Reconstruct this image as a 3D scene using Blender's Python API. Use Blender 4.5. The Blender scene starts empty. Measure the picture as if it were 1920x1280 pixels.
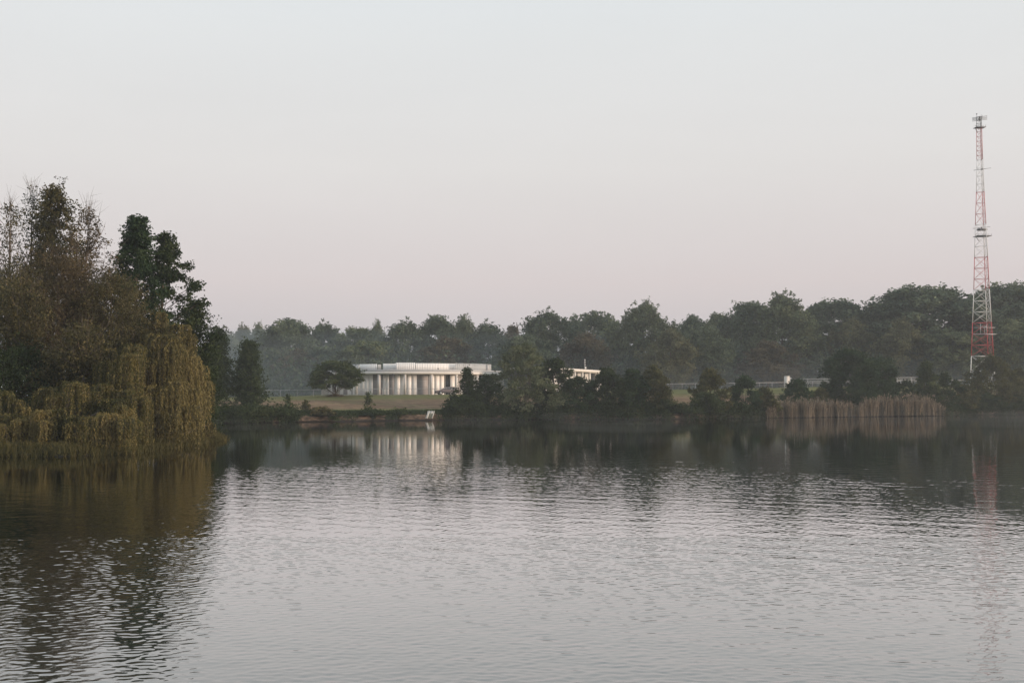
import bpy, math
import numpy as np
R_ = math.radians
sc = bpy.context.scene
COL = sc.collection

# ------------------------------------------------------------------ camera geometry
F = 2133.0                       # focal length in photo pixels (40 mm on 36 mm)
CAMZ = 3.65
TILT = math.atan(105.0 / F)      # horizon sits 105 px under the middle
CT, ST = math.cos(TILT), math.sin(TILT)

def at(px, py, D):
    u, v = (px - 960) / F, (640 - py) / F
    k = D / (CT - ST * v)
    return np.array([u * k, D, CAMZ + (ST + CT * v) * k])

def X(px, D):
    return at(px, 745, D)[0]

def Z(py, D):
    return at(960, py, D)[2]

# ------------------------------------------------------------------ mesh helpers
class Geo:
    def __init__(s):
        s.v = []; s.n = 0; s.polys = []; s.tint = []; s.quads = []
    def add(s, verts, faces, tint=0.5):
        verts = np.asarray(verts, float)
        s.v.append(verts)
        s.polys += [tuple(i + s.n for i in f) for f in faces]
        s.tint.append(np.full(len(verts), tint) if np.isscalar(tint) else np.asarray(tint, float))
        s.n += len(verts)
    def add_quads(s, verts, tint):            # verts (N,4,3)
        N = len(verts)
        s.v.append(verts.reshape(-1, 3))
        s.quads.append(np.arange(N * 4).reshape(N, 4) + s.n)
        s.tint.append(np.repeat(tint, 4)); s.n += N * 4
    def box(s, c, d, rz=0.0, tint=.5):
        x, y, z = [q / 2 for q in d]
        p = np.array([(-x,-y,-z),(x,-y,-z),(x,y,-z),(-x,y,-z),(-x,-y,z),(x,-y,z),(x,y,z),(-x,y,z)])
        if rz:
            c_, s_ = math.cos(rz), math.sin(rz)
            p = p @ np.array([[c_, s_, 0], [-s_, c_, 0], [0, 0, 1]])
        s.add(p + np.asarray(c), [(0,3,2,1),(4,5,6,7),(0,1,5,4),(1,2,6,5),(2,3,7,6),(3,0,4,7)], tint)
    def bar(s, a, b, r, sides=4):
        s.tube([a, b], [r, r], sides)
    def tube(s, pts, rad, sides=5, tint=.5):
        pts = np.asarray(pts, float); k = len(pts)
        d = np.gradient(pts, axis=0); d /= np.linalg.norm(d, axis=1)[:, None] + 1e-9
        ref = np.array([0., 0, 1]) if abs(d[0][2]) < .8 else np.array([1., 0, 0])
        a = np.cross(d, ref); a /= np.linalg.norm(a, axis=1)[:, None] + 1e-9
        b = np.cross(d, a)
        an = np.linspace(0, 2 * math.pi, sides, endpoint=False)
        ring = (np.cos(an)[None, :, None] * a[:, None] + np.sin(an)[None, :, None] * b[:, None])
        vs = (pts[:, None] + ring * np.asarray(rad, float)[:, None, None]).reshape(-1, 3)
        fs = [(i*sides+j, i*sides+(j+1) % sides, (i+1)*sides+(j+1) % sides, (i+1)*sides+j)
              for i in range(k - 1) for j in range(sides)]
        fs += [tuple(range(sides))[::-1], tuple((k-1)*sides + j for j in range(sides))]
        s.add(vs, fs, tint)
    def prism(s, poly, z0, z1, tint=.5):      # poly: list of (x,y) ccw
        n = len(poly)
        vs = [(x, y, z0) for x, y in poly] + [(x, y, z1) for x, y in poly]
        fs = [tuple(range(n))[::-1], tuple(range(n, 2*n))] + [(i, (i+1) % n, n+(i+1) % n, n+i) for i in range(n)]
        s.add(vs, fs, tint)
    def build(s, name, mat, parent=None, smooth=False, mesh_only=False):
        me = bpy.data.meshes.new(name)
        v = np.concatenate(s.v) if s.v else np.zeros((0, 3))
        if s.quads:
            q = np.concatenate(s.quads)
            pl = list(s.polys)
            tot = [len(f) for f in pl]
            loops = np.concatenate([np.array([i for f in pl for i in f], int), q.ravel()]) if pl else q.ravel()
            tots = np.concatenate([np.array(tot, int), np.full(len(q), 4)]) if pl else np.full(len(q), 4)
        else:
            loops = np.array([i for f in s.polys for i in f], int)
            tots = np.array([len(f) for f in s.polys], int)
        starts = np.concatenate([[0], np.cumsum(tots)[:-1]])
        me.vertices.add(len(v)); me.vertices.foreach_set('co', v.astype(np.float32).ravel())
        me.loops.add(len(loops)); me.loops.foreach_set('vertex_index', loops.astype(np.int32))
        me.polygons.add(len(tots))
        me.polygons.foreach_set('loop_start', starts.astype(np.int32))
        me.polygons.foreach_set('loop_total', tots.astype(np.int32))
        if smooth: me.polygons.foreach_set('use_smooth', np.ones(len(tots), bool))
        a = me.attributes.new('tint', 'FLOAT', 'POINT')
        a.data.foreach_set('value', np.concatenate(s.tint).astype(np.float32))
        me.update(calc_edges=True); me.validate()
        me.materials.append(mat)
        if mesh_only: return me
        return link(name, me, parent)

def link(name, me, parent=None):
    o = bpy.data.objects.new(name, me); COL.objects.link(o)
    if parent: o.parent = parent
    return o

def tag(o, label=None, cat=None, group=None, kind=None):
    if label: o['label'] = label
    if cat: o['category'] = cat
    if group: o['group'] = group
    if kind: o['kind'] = kind
    return o

def thing(name, label, cat, loc=(0, 0, 0), rz=0, group=None):
    o = bpy.data.objects.new(name, None); COL.objects.link(o)
    o.location = loc; o.rotation_euler = (0, 0, rz); o.empty_display_size = .2
    return tag(o, label, cat, group)

# ------------------------------------------------------------------ materials
def mat(name):
    m = bpy.data.materials.new(name); m.use_nodes = True
    nt = m.node_tree; nt.nodes.clear()
    out = nt.nodes.new('ShaderNodeOutputMaterial')
    return m, nt, out
def N(nt, typ, **kw):
    n = nt.nodes.new(typ)
    for k, v in kw.items(): setattr(n, k, v)
    return n
def ramp(nt, fac, stops):
    r = N(nt, 'ShaderNodeValToRGB')
    e = r.color_ramp.elements
    while len(e) < len(stops): e.new(0.5)
    for i, (p, c) in enumerate(stops):
        e[i].position = p; e[i].color = (*c, 1)
    nt.links.new(fac, r.inputs[0]); return r.outputs[0]
def noise(nt, scale, detail=4, vec=None, rough=.55, dist=0):
    n = N(nt, 'ShaderNodeTexNoise'); n.inputs['Scale'].default_value = scale
    n.inputs['Detail'].default_value = detail; n.inputs['Roughness'].default_value = rough
    n.inputs['Distortion'].default_value = dist
    if vec is not None: nt.links.new(vec, n.inputs['Vector'])
    return n.outputs[0]
def mapped(nt, scale=(1, 1, 1), kind='Object', rot=(0, 0, 0)):
    t = N(nt, 'ShaderNodeTexCoord'); m = N(nt, 'ShaderNodeMapping')
    m.inputs['Scale'].default_value = scale; m.inputs['Rotation'].default_value = rot
    nt.links.new(t.outputs[kind], m.inputs['Vector']); return m.outputs[0]
def mathn(nt, op, a, b=None, clamp=False):
    n = N(nt, 'ShaderNodeMath', operation=op); n.use_clamp = clamp
    for i, q in enumerate((a, b)):
        if q is None: continue
        if isinstance(q, (int, float)): n.inputs[i].default_value = q
        else: nt.links.new(q, n.inputs[i])
    return n.outputs[0]
def pbr(name, color, rough=.6, metal=0.0, var=.12, scale=1.5, spec=.4, stretch=(1, 1, 1)):
    m, nt, out = mat(name)
    p = N(nt, 'ShaderNodeBsdfPrincipled')
    n = noise(nt, scale, 5, mapped(nt, stretch))
    c0 = tuple(max(0, c * (1 - var)) for c in color); c1 = tuple(min(1, c * (1 + var)) for c in color)
    nt.links.new(ramp(nt, n, [(.3, c0), (.7, c1)]), p.inputs['Base Color'])
    p.inputs['Roughness'].default_value = rough; p.inputs['Metallic'].default_value = metal
    p.inputs['Specular IOR Level'].default_value = spec
    nt.links.new(p.outputs[0], out.inputs[0]); return m
def leafmat(name, dark, mid, light, trans=.28):
    m, nt, out = mat(name)
    a = N(nt, 'ShaderNodeAttribute', attribute_name='tint')
    c = ramp(nt, a.outputs['Fac'], [(.1, dark), (.5, mid), (.95, light)])
    d = N(nt, 'ShaderNodeBsdfDiffuse'); t = N(nt, 'ShaderNodeBsdfTranslucent'); mx = N(nt, 'ShaderNodeMixShader')
    nt.links.new(c, d.inputs['Color']); nt.links.new(c, t.inputs['Color']); mx.inputs[0].default_value = trans
    nt.links.new(d.outputs[0], mx.inputs[1]); nt.links.new(t.outputs[0], mx.inputs[2])
    nt.links.new(mx.outputs[0], out.inputs[0]); return m

M = {}
M['bark'] = pbr('bark', (.075, .06, .047), .9, var=.4, scale=6, stretch=(1, 1, .2))
M['bark_pale'] = pbr('bark_pale', (.13, .105, .085), .9, var=.35, scale=6, stretch=(1, 1, .2))
M['twig'] = pbr('twig', (.085, .062, .05), .9, var=.3, scale=4)
M['leaf_dark'] = leafmat('leaf_dark', (.017, .028, .014), (.037, .055, .025), (.075, .098, .043))
M['leaf_deep'] = leafmat('leaf_deep', (.018, .033, .018), (.036, .063, .032), (.068, .101, .048))
M['leaf_mid'] = leafmat('leaf_mid', (.033, .045, .021), (.062, .085, .037), (.125, .144, .056))
M['leaf_olive'] = leafmat('leaf_olive', (.043, .045, .021), (.081, .084, .037), (.150, .144, .060))
M['leaf_sage'] = leafmat('leaf_sage', (.058, .073, .04), (.13, .152, .085), (.22, .24, .135))
M['leaf_brown'] = leafmat('leaf_brown', (.040, .033, .020), (.091, .073, .042), (.171, .132, .073))
M['leaf_umber'] = leafmat('leaf_umber', (.040, .040, .020), (.087, .082, .040), (.168, .140, .067))
M['leaf_gold'] = leafmat('leaf_gold', (.078, .065, .021), (.156, .127, .039), (.260, .202, .065))
M['leaf_willow'] = leafmat('leaf_willow', (.04, .037, .017), (.12, .107, .045), (.27, .225, .095), .3)
M['leaf_willow_green'] = leafmat('leaf_willow_green', (.03, .035, .015), (.088, .088, .036), (.24, .195, .08), .3)
M['far_dark'] = leafmat('far_dark', (.046, .066, .047), (.091, .124, .082), (.176, .211, .131))  # far leaf colours are lightened to carry part of the distance haze
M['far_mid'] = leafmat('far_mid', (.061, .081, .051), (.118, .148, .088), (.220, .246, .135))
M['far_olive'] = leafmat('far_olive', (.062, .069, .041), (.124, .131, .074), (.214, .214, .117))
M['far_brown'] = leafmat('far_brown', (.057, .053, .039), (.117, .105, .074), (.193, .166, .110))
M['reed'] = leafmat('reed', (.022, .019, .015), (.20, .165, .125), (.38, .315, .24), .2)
M['weed'] = leafmat('weed', (.04, .042, .018), (.09, .085, .036), (.18, .15, .065))
M['panel'] = pbr('panel', (.80, .79, .77), .45, var=.05, scale=3, stretch=(1, 1, .1))
M['concrete'] = pbr('concrete', (.52, .50, .47), .8, var=.1, scale=2)
M['concrete_pale'] = pbr('pale_render', (.66, .63, .59), .75, var=.06, scale=2)  # paler concrete tone for roof slabs, wing columns and abutment
M['shutter'] = pbr('shutter', (.30, .285, .285), .5, var=.08, scale=8, stretch=(.05, .05, 6))
M['flash'] = pbr('flashing', (.42, .42, .42), .5, var=.06)
M['dark'] = pbr('dark_wall', (.05, .05, .053), .7)
M['glass'] = pbr('dark_glass', (.02, .024, .03), .08, var=.2, spec=.7)
M['steel'] = pbr('galvanised', (.40, .41, .42), .5, .3, var=.1, scale=5)
M['steel_dark'] = pbr('steel_dark', (.13, .13, .135), .55, .3)
M['red'] = pbr('mast_red', (.46, .075, .075), .5, var=.15)
M['white'] = pbr('mast_white', (.72, .71, .69), .5, var=.08)
M['tyre'] = pbr('tyre', (.018, .018, .019), .85)
M['carpaint'] = pbr('carpaint', (.20, .155, .155), .28, .35, var=.05, spec=.6)
M['lamp'] = pbr('lamp_glass', (.75, .75, .75), .15, spec=.7)
M['plank'] = pbr('plank', (.42, .40, .36), .85, var=.25, scale=4, stretch=(1, 4, 1))
M['slime'] = pbr('slime', (.12, .125, .09), .85, var=.35, scale=5)

def screen_mat():
    m, nt, out = mat('mesh_screen')
    p = N(nt, 'ShaderNodeBsdfPrincipled'); p.inputs['Base Color'].default_value = (.55, .57, .58, 1); p.inputs['Roughness'].default_value = .4
    t = N(nt, 'ShaderNodeBsdfTransparent'); mx = N(nt, 'ShaderNodeMixShader'); mx.inputs[0].default_value = .5
    nt.links.new(t.outputs[0], mx.inputs[1]); nt.links.new(p.outputs[0], mx.inputs[2]); nt.links.new(mx.outputs[0], out.inputs[0]); return m
M['screen'] = screen_mat()

def ground_mat():
    m, nt, out = mat('lawn_soil')
    p = N(nt, 'ShaderNodeBsdfPrincipled'); p.inputs['Roughness'].default_value = .95; p.inputs['Specular IOR Level'].default_value = .1
    tc = N(nt, 'ShaderNodeTexCoord'); sep = N(nt, 'ShaderNodeSeparateXYZ'); nt.links.new(tc.outputs['Object'], sep.inputs[0])
    att = N(nt, 'ShaderNodeAttribute', attribute_name='tint')   # distance up the lawn, 0 at the water 1 at the crest
    patch = noise(nt, .22, 6, mapped(nt, (.45, 1, 1)), .65, .6)
    f1 = noise(nt, 1.6, 5, mapped(nt, (.35, 1.4, 1)), .7); f2 = noise(nt, 1.0, 4, mapped(nt, (.06, .9, 1)), .65)
    fine = mathn(nt, 'ADD', mathn(nt, 'MULTIPLY', f1, .55), mathn(nt, 'MULTIPLY', f2, .45))
    grass = ramp(nt, fine, [(.38, (.07, .078, .028)), (.6, (.175, .168, .066))])
    dry = ramp(nt, fine, [(.36, (.06, .036, .024)), (.5, (.16, .10, .063)), (.62, (.29, .205, .13))])
    # worn soil band halfway up the slope, breaking up by noise
    band = ramp(nt, att.outputs['Fac'], [(.18, (0, 0, 0)), (.30, (1, 1, 1)), (.60, (1, 1, 1)), (.78, (0, 0, 0))])
    w = mathn(nt, 'MULTIPLY', band, ramp(nt, patch, [(.30, (0, 0, 0)), (.50, (1, 1, 1))]))
    mx = N(nt, 'ShaderNodeMix', data_type='RGBA'); nt.links.new(w, mx.inputs[0])
    nt.links.new(grass, mx.inputs[6]); nt.links.new(dry, mx.inputs[7])
    wet_shade = N(nt, 'ShaderNodeMapRange'); wet_shade.inputs[1].default_value = .08; wet_shade.inputs[2].default_value = .32; wet_shade.inputs[3].default_value = .15; nt.links.new(sep.outputs[2], wet_shade.inputs[0])  # damp soil, with the dark shade along the waterline painted into it
    soil = ramp(nt, noise(nt, 1.1, 6, mapped(nt, (1, 1, 3))), [(.36, (.025, .02, .015)), (.52, (.08, .058, .043)), (.68, (.165, .12, .088))])
    low = N(nt, 'ShaderNodeMapRange'); low.inputs[1].default_value = 1.45; low.inputs[2].default_value = 1.15
    nt.links.new(sep.outputs[2], low.inputs[0])
    sv = N(nt, 'ShaderNodeVectorMath', operation='SCALE'); nt.links.new(soil, sv.inputs[0]); nt.links.new(wet_shade.outputs[0], sv.inputs['Scale']); soil = sv.outputs[0]
    m2 = N(nt, 'ShaderNodeMix', data_type='RGBA'); nt.links.new(low.outputs[0], m2.inputs[0])
    nt.links.new(mx.outputs[2], m2.inputs[6]); nt.links.new(soil, m2.inputs[7])
    nt.links.new(m2.outputs[2], p.inputs['Base Color'])
    b = N(nt, 'ShaderNodeBump'); b.inputs['Distance'].default_value = .12; b.inputs['Strength'].default_value = .7
    nt.links.new(fine, b.inputs['Height']); nt.links.new(b.outputs[0], p.inputs['Normal'])
    nt.links.new(p.outputs[0], out.inputs[0]); return m
M['ground'] = ground_mat()
M['peninsula'] = pbr('peninsula_soil', (.018, .017, .011), .95, var=.5, scale=1.3)

def water_mat():
    m, nt, out = mat('lake_water')
    df = N(nt, 'ShaderNodeBsdfDiffuse'); df.inputs['Color'].default_value = (.045, .048, .04, 1)
    gl = N(nt, 'ShaderNodeBsdfGlossy'); gl.inputs['Roughness'].default_value = .025
    fr = N(nt, 'ShaderNodeFresnel'); fr.inputs['IOR'].default_value = 1.36
    # faint residual shimmer that stretches mirror images downwards
    n1 = noise(nt, 1.0, 3, mapped(nt, (1.4, 2.6, 1)), .55); n2 = noise(nt, 1.0, 2, mapped(nt, (7, 10, 1)), .5)
    b = N(nt, 'ShaderNodeBump'); b.inputs['Strength'].default_value = 1; b.inputs['Distance'].default_value = .0016
    nt.links.new(mathn(nt, 'ADD', n1, mathn(nt, 'MULTIPLY', n2, .3)), b.inputs['Height'])
    nt.links.new(b.outputs[0], gl.inputs['Normal'])
    sm = N(nt, 'ShaderNodeMixShader'); nt.links.new(mathn(nt, 'ADD', mathn(nt, 'MULTIPLY', fr.outputs[0], 1.95), .09, True), sm.inputs[0])
    nt.links.new(df.outputs[0], sm.inputs[1]); nt.links.new(gl.outputs[0], sm.inputs[2]); nt.links.new(sm.outputs[0], out.inputs[0]); return m
M['water'] = water_mat()

# ------------------------------------------------------------------ terrain
SH = np.array([(-400, 105), (-160, 122), (-90, 138), (-60, 151), (-40.3, 162), (-21.5, 177), (-5.3, 188), (12, 190.5), (26, 191),
               (47, 205), (87, 229), (110.6, 251), (150, 276), (400, 330)], float)
CR = np.array([(-400, 190, 3.4), (-90, 200, 3.6), (-46, 213, 3.75), (-13.9, 226, 4.35), (10, 229, 4.8), (35.7, 238, 5.3), (59.8, 250, 5.76),
               (93, 268, 6.5), (127.8, 290, 6.9), (400, 380, 7.2)], float)
BCX, BCY, BZ = X(775, 247.7), 247.7, 4.18          # centre of the round building
def shore(x): return np.interp(x, SH[:, 0], SH[:, 1]) + .55 * np.sin(x * .55) + .35 * np.sin(x * 1.7 + 1) + .2 * np.sin(x * 4.1)
def crest(x): return np.interp(x, CR[:, 0], CR[:, 1]), np.interp(x, CR[:, 0], CR[:, 2])
PS = np.array([(-8, -1.6), (-2, -.35), (0, .02), (.35, .4), (1.0, .95), (2.4, 1.32), (5, 1.5)], float)
def ground_z(x, y):
    s = y - shore(x); cd, cz = crest(x); sc_ = np.maximum(cd - shore(x), 8)
    t = np.clip((s - 5) / (sc_ - 5), 0, 1)
    lawn = 1.5 + (cz - 1.5) * (t * .55 + .45 * t * t * (3 - 2 * t))
    z = np.where(s < 5, np.interp(s, PS[:, 0], PS[:, 1]), lawn)
    d = np.hypot(x - BCX, y - BCY); w = np.clip((28 - d) / 7, 0, 1) * (s > 20)
    return z * (1 - w) + (BZ - .03) * w
def gz(x, y): return float(ground_z(np.array(float(x)), np.array(float(y))))

xs = np.unique(np.concatenate([np.linspace(-420, -110, 40), np.arange(-110, 160, 1.0), np.linspace(160, 420, 30)]))
ss = np.concatenate([[-14, -8, -4, -2, -1, -.4, 0, .2, .4, .7, 1, 1.4, 1.9, 2.5, 3.2, 4, 5], np.arange(6, 80, 1.6), np.linspace(80, 230, 24)])
gx, gs = np.meshgrid(xs, ss)
gy = shore(gx) + gs
rg = np.random.default_rng(5)
gzv = ground_z(gx, gy) + np.where(gs > .2, rg.normal(0, .03, gx.shape), 0)
cd = crest(gx)[0]
tn = np.clip(gs / np.maximum(cd - shore(gx), 8), 0, 1.2) / 1.2 * 1.2
g = Geo(); nr, nc = gx.shape
idx = np.arange(nr * nc).reshape(nr, nc)
q = np.stack([idx[:-1, :-1], idx[:-1, 1:], idx[1:, 1:], idx[1:, :-1]], -1).reshape(-1, 4)
g.v.append(np.stack([gx, gy, gzv], -1).reshape(-1, 3)); g.tint.append(np.clip(tn, 0, 1).ravel()); g.n = nr * nc; g.quads.append(q)
tag(g.build('ground', M['ground'], smooth=True), kind='structure')

# wooded peninsula on the left
PEN = [(-150, 66), (X(-300, 67), 67), (X(-100, 69), 69), (X(0, 70.8), 70.8), (X(120, 71.2), 71.2), (X(230, 74), 74), (X(285, 79.5), 79.5),
       (X(330, 84), 84), (X(372, 91), 91), (X(405, 97), 97), (X(412, 99.5), 99.5), (X(398, 104), 104), (X(340, 112), 112), (X(150, 122), 122), (-150, 128)]
PA = np.array(PEN)
def pen_d(x, y):                # signed distance, positive inside
    x = np.asarray(x, float); y = np.asarray(y, float)
    inside = np.zeros(x.shape, bool); dm = np.full(x.shape, 1e9)
    for i in range(len(PA)):
        a, b = PA[i], PA[(i + 1) % len(PA)]
        e = b - a; L = e @ e
        t = np.clip(((x - a[0]) * e[0] + (y - a[1]) * e[1]) / L, 0, 1)
        dm = np.minimum(dm, np.hypot(x - a[0] - t * e[0], y - a[1] - t * e[1]))
        c = ((a[1] > y) != (b[1] > y)) & (x < (b[0] - a[0]) * (y - a[1]) / (b[1] - a[1] + 1e-12) + a[0])
        inside ^= c
    return np.where(inside, dm, -dm)
def pen_z(x, y):
    d = pen_d(x, y) + .25 * np.sin(np.asarray(x) * 1.3) + .2 * np.sin(np.asarray(x) * 3.7 + np.asarray(y) * 2.1)
    return np.interp(d, [-4, -.5, 0, .35, 1.5, 8, 20], [-1.2, -.25, .02, .32, .55, 1.2, 1.6])
px_, py_ = np.meshgrid(np.arange(-150, -20, .6), np.arange(62, 132, .6))
g = Geo(); nr, nc = px_.shape; idx = np.arange(nr * nc).reshape(nr, nc)
g.v.append(np.stack([px_, py_, pen_z(px_, py_) + rg.normal(0, .02, px_.shape)], -1).reshape(-1, 3)); g.tint.append(np.full(nr * nc, .5)); g.n = nr * nc
g.quads.append(np.stack([idx[:-1, :-1], idx[:-1, 1:], idx[1:, 1:], idx[1:, :-1]], -1).reshape(-1, 4))
tag(g.build('peninsula', M['peninsula'], smooth=True), kind='structure')

WX = np.unique(np.round(np.concatenate([np.arange(-46, -15, .11), np.arange(-15, 15, .04), np.arange(15, 46.1, .11)]), 4))
WY = np.unique(np.round(np.concatenate([np.arange(11, 30, .034), np.arange(30, 60, .075), np.arange(60, 104.1, .11)]), 4))
wx, wy = np.meshgrid(WX, WY)
rw = np.random.default_rng(314)
def waves(n, l0, l1, spread, az0, pw):
    h = np.zeros_like(wx)
    for k in range(n):
        lam = l0 * (l1 / l0) ** ((k + rw.random()) / n)
        az = az0 + rw.normal(0, spread); kx, ky = math.cos(az) * 2 * math.pi / lam, math.sin(az) * 2 * math.pi / lam
        h += np.sin(kx * wx + ky * wy + rw.uniform(0, 6.28)) * lam / (2 * math.pi) * (lam / l1) ** pw / math.sqrt(n)
    return h
hw = waves(44, .15, .34, .9, math.pi / 2 + .25, 0) * .046 + waves(40, .1, .2, .9, math.pi / 2 + .1, 0) * .05 * np.clip((48 - wy) / 22, .15, 1) + waves(20, .45, 1.8, .7, math.pi / 2 - .3, 0) * .010
gust = waves(14, 7, 30, 1.2, math.pi / 2, 0); gust = gust / gust.std()
edge = wy + 8 * gust * .5 + np.interp(wx, [-19, -8], [32, 0])
amp = np.interp(edge, [36, 66, 100], [1, .85, .0])
amp = amp * amp * (3 - 2 * amp) * np.clip(1 + .16 * gust, .55, 1.5) + .05 * np.clip((102 - wy) / 10, 0, 1)
bord = np.clip((46 - np.abs(wx)) / 3, 0, 1) * np.clip((wy - 11) / 1.5, 0, 1) * np.clip((104 - wy) / 4, 0, 1)
g = Geo(); nr, nc = wx.shape; idx = np.arange(nr * nc).reshape(nr, nc)
g.v.append(np.stack([wx, wy, hw * amp * bord], -1).reshape(-1, 3)); g.tint.append(np.full(nr * nc, .5)); g.n = nr * nc
g.quads.append(np.stack([idx[:-1, :-1], idx[:-1, 1:], idx[1:, 1:], idx[1:, :-1]], -1).reshape(-1, 4))
x0_, x1_, y0_, y1_ = WX[0], WX[-1], WY[0], WY[-1]
for (a0, a1, b0, b1) in ((-420, 420, -60, y0_), (-420, 420, y1_, 345), (-420, x0_, y0_, y1_), (x1_, 420, y0_, y1_)):
    g.add([(a0, b0, 0), (a1, b0, 0), (a1, b1, 0), (a0, b1, 0)], [(0, 1, 2, 3)])
tag(g.build('water', M['water'], smooth=True), kind='structure')

# ------------------------------------------------------------------ foliage generators
def unit(a): return a / (np.linalg.norm(a, axis=-1, keepdims=True) + 1e-9)
def leaf_quads(geo, rng, c, size, tint, narrow=.5, up=.5, droop=0.0):
    n = len(c)
    nn = unit(rng.normal(size=(n, 3)) + np.array([0, 0, up]))
    t = unit(np.cross(nn, unit(rng.normal(size=(n, 3)))))
    if droop: t = unit(t * (1 - droop) + np.array([0, 0, -droop]))
    b = unit(np.cross(nn, t))
    s = (size * rng.uniform(.6, 1.3, n))[:, None] * .5
    geo.add_quads(np.stack([c - t * s, c + b * s * narrow, c + t * s, c - b * s * narrow], 1), np.clip(tint, 0, 1))

P_ROUND = lambda t: math.sqrt(max(0, 1 - (2 * t - 1) ** 2)) * .85 + .15 * (1 - t)
P_DOME = lambda t: math.sqrt(max(0, 1 - t ** 2.4))
P_EGG = lambda t: (math.sin(math.pi * min(1, (t * .92 + .1)) ** .8)) ** .8 if t < 1 else .05
P_CONE = lambda t: (1 - t) ** .8 * (.65 + .35 * min(1, t * 5)) + .03
P_COL = lambda t: .75 * (1 - t ** 4) ** .5 + .1

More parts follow.
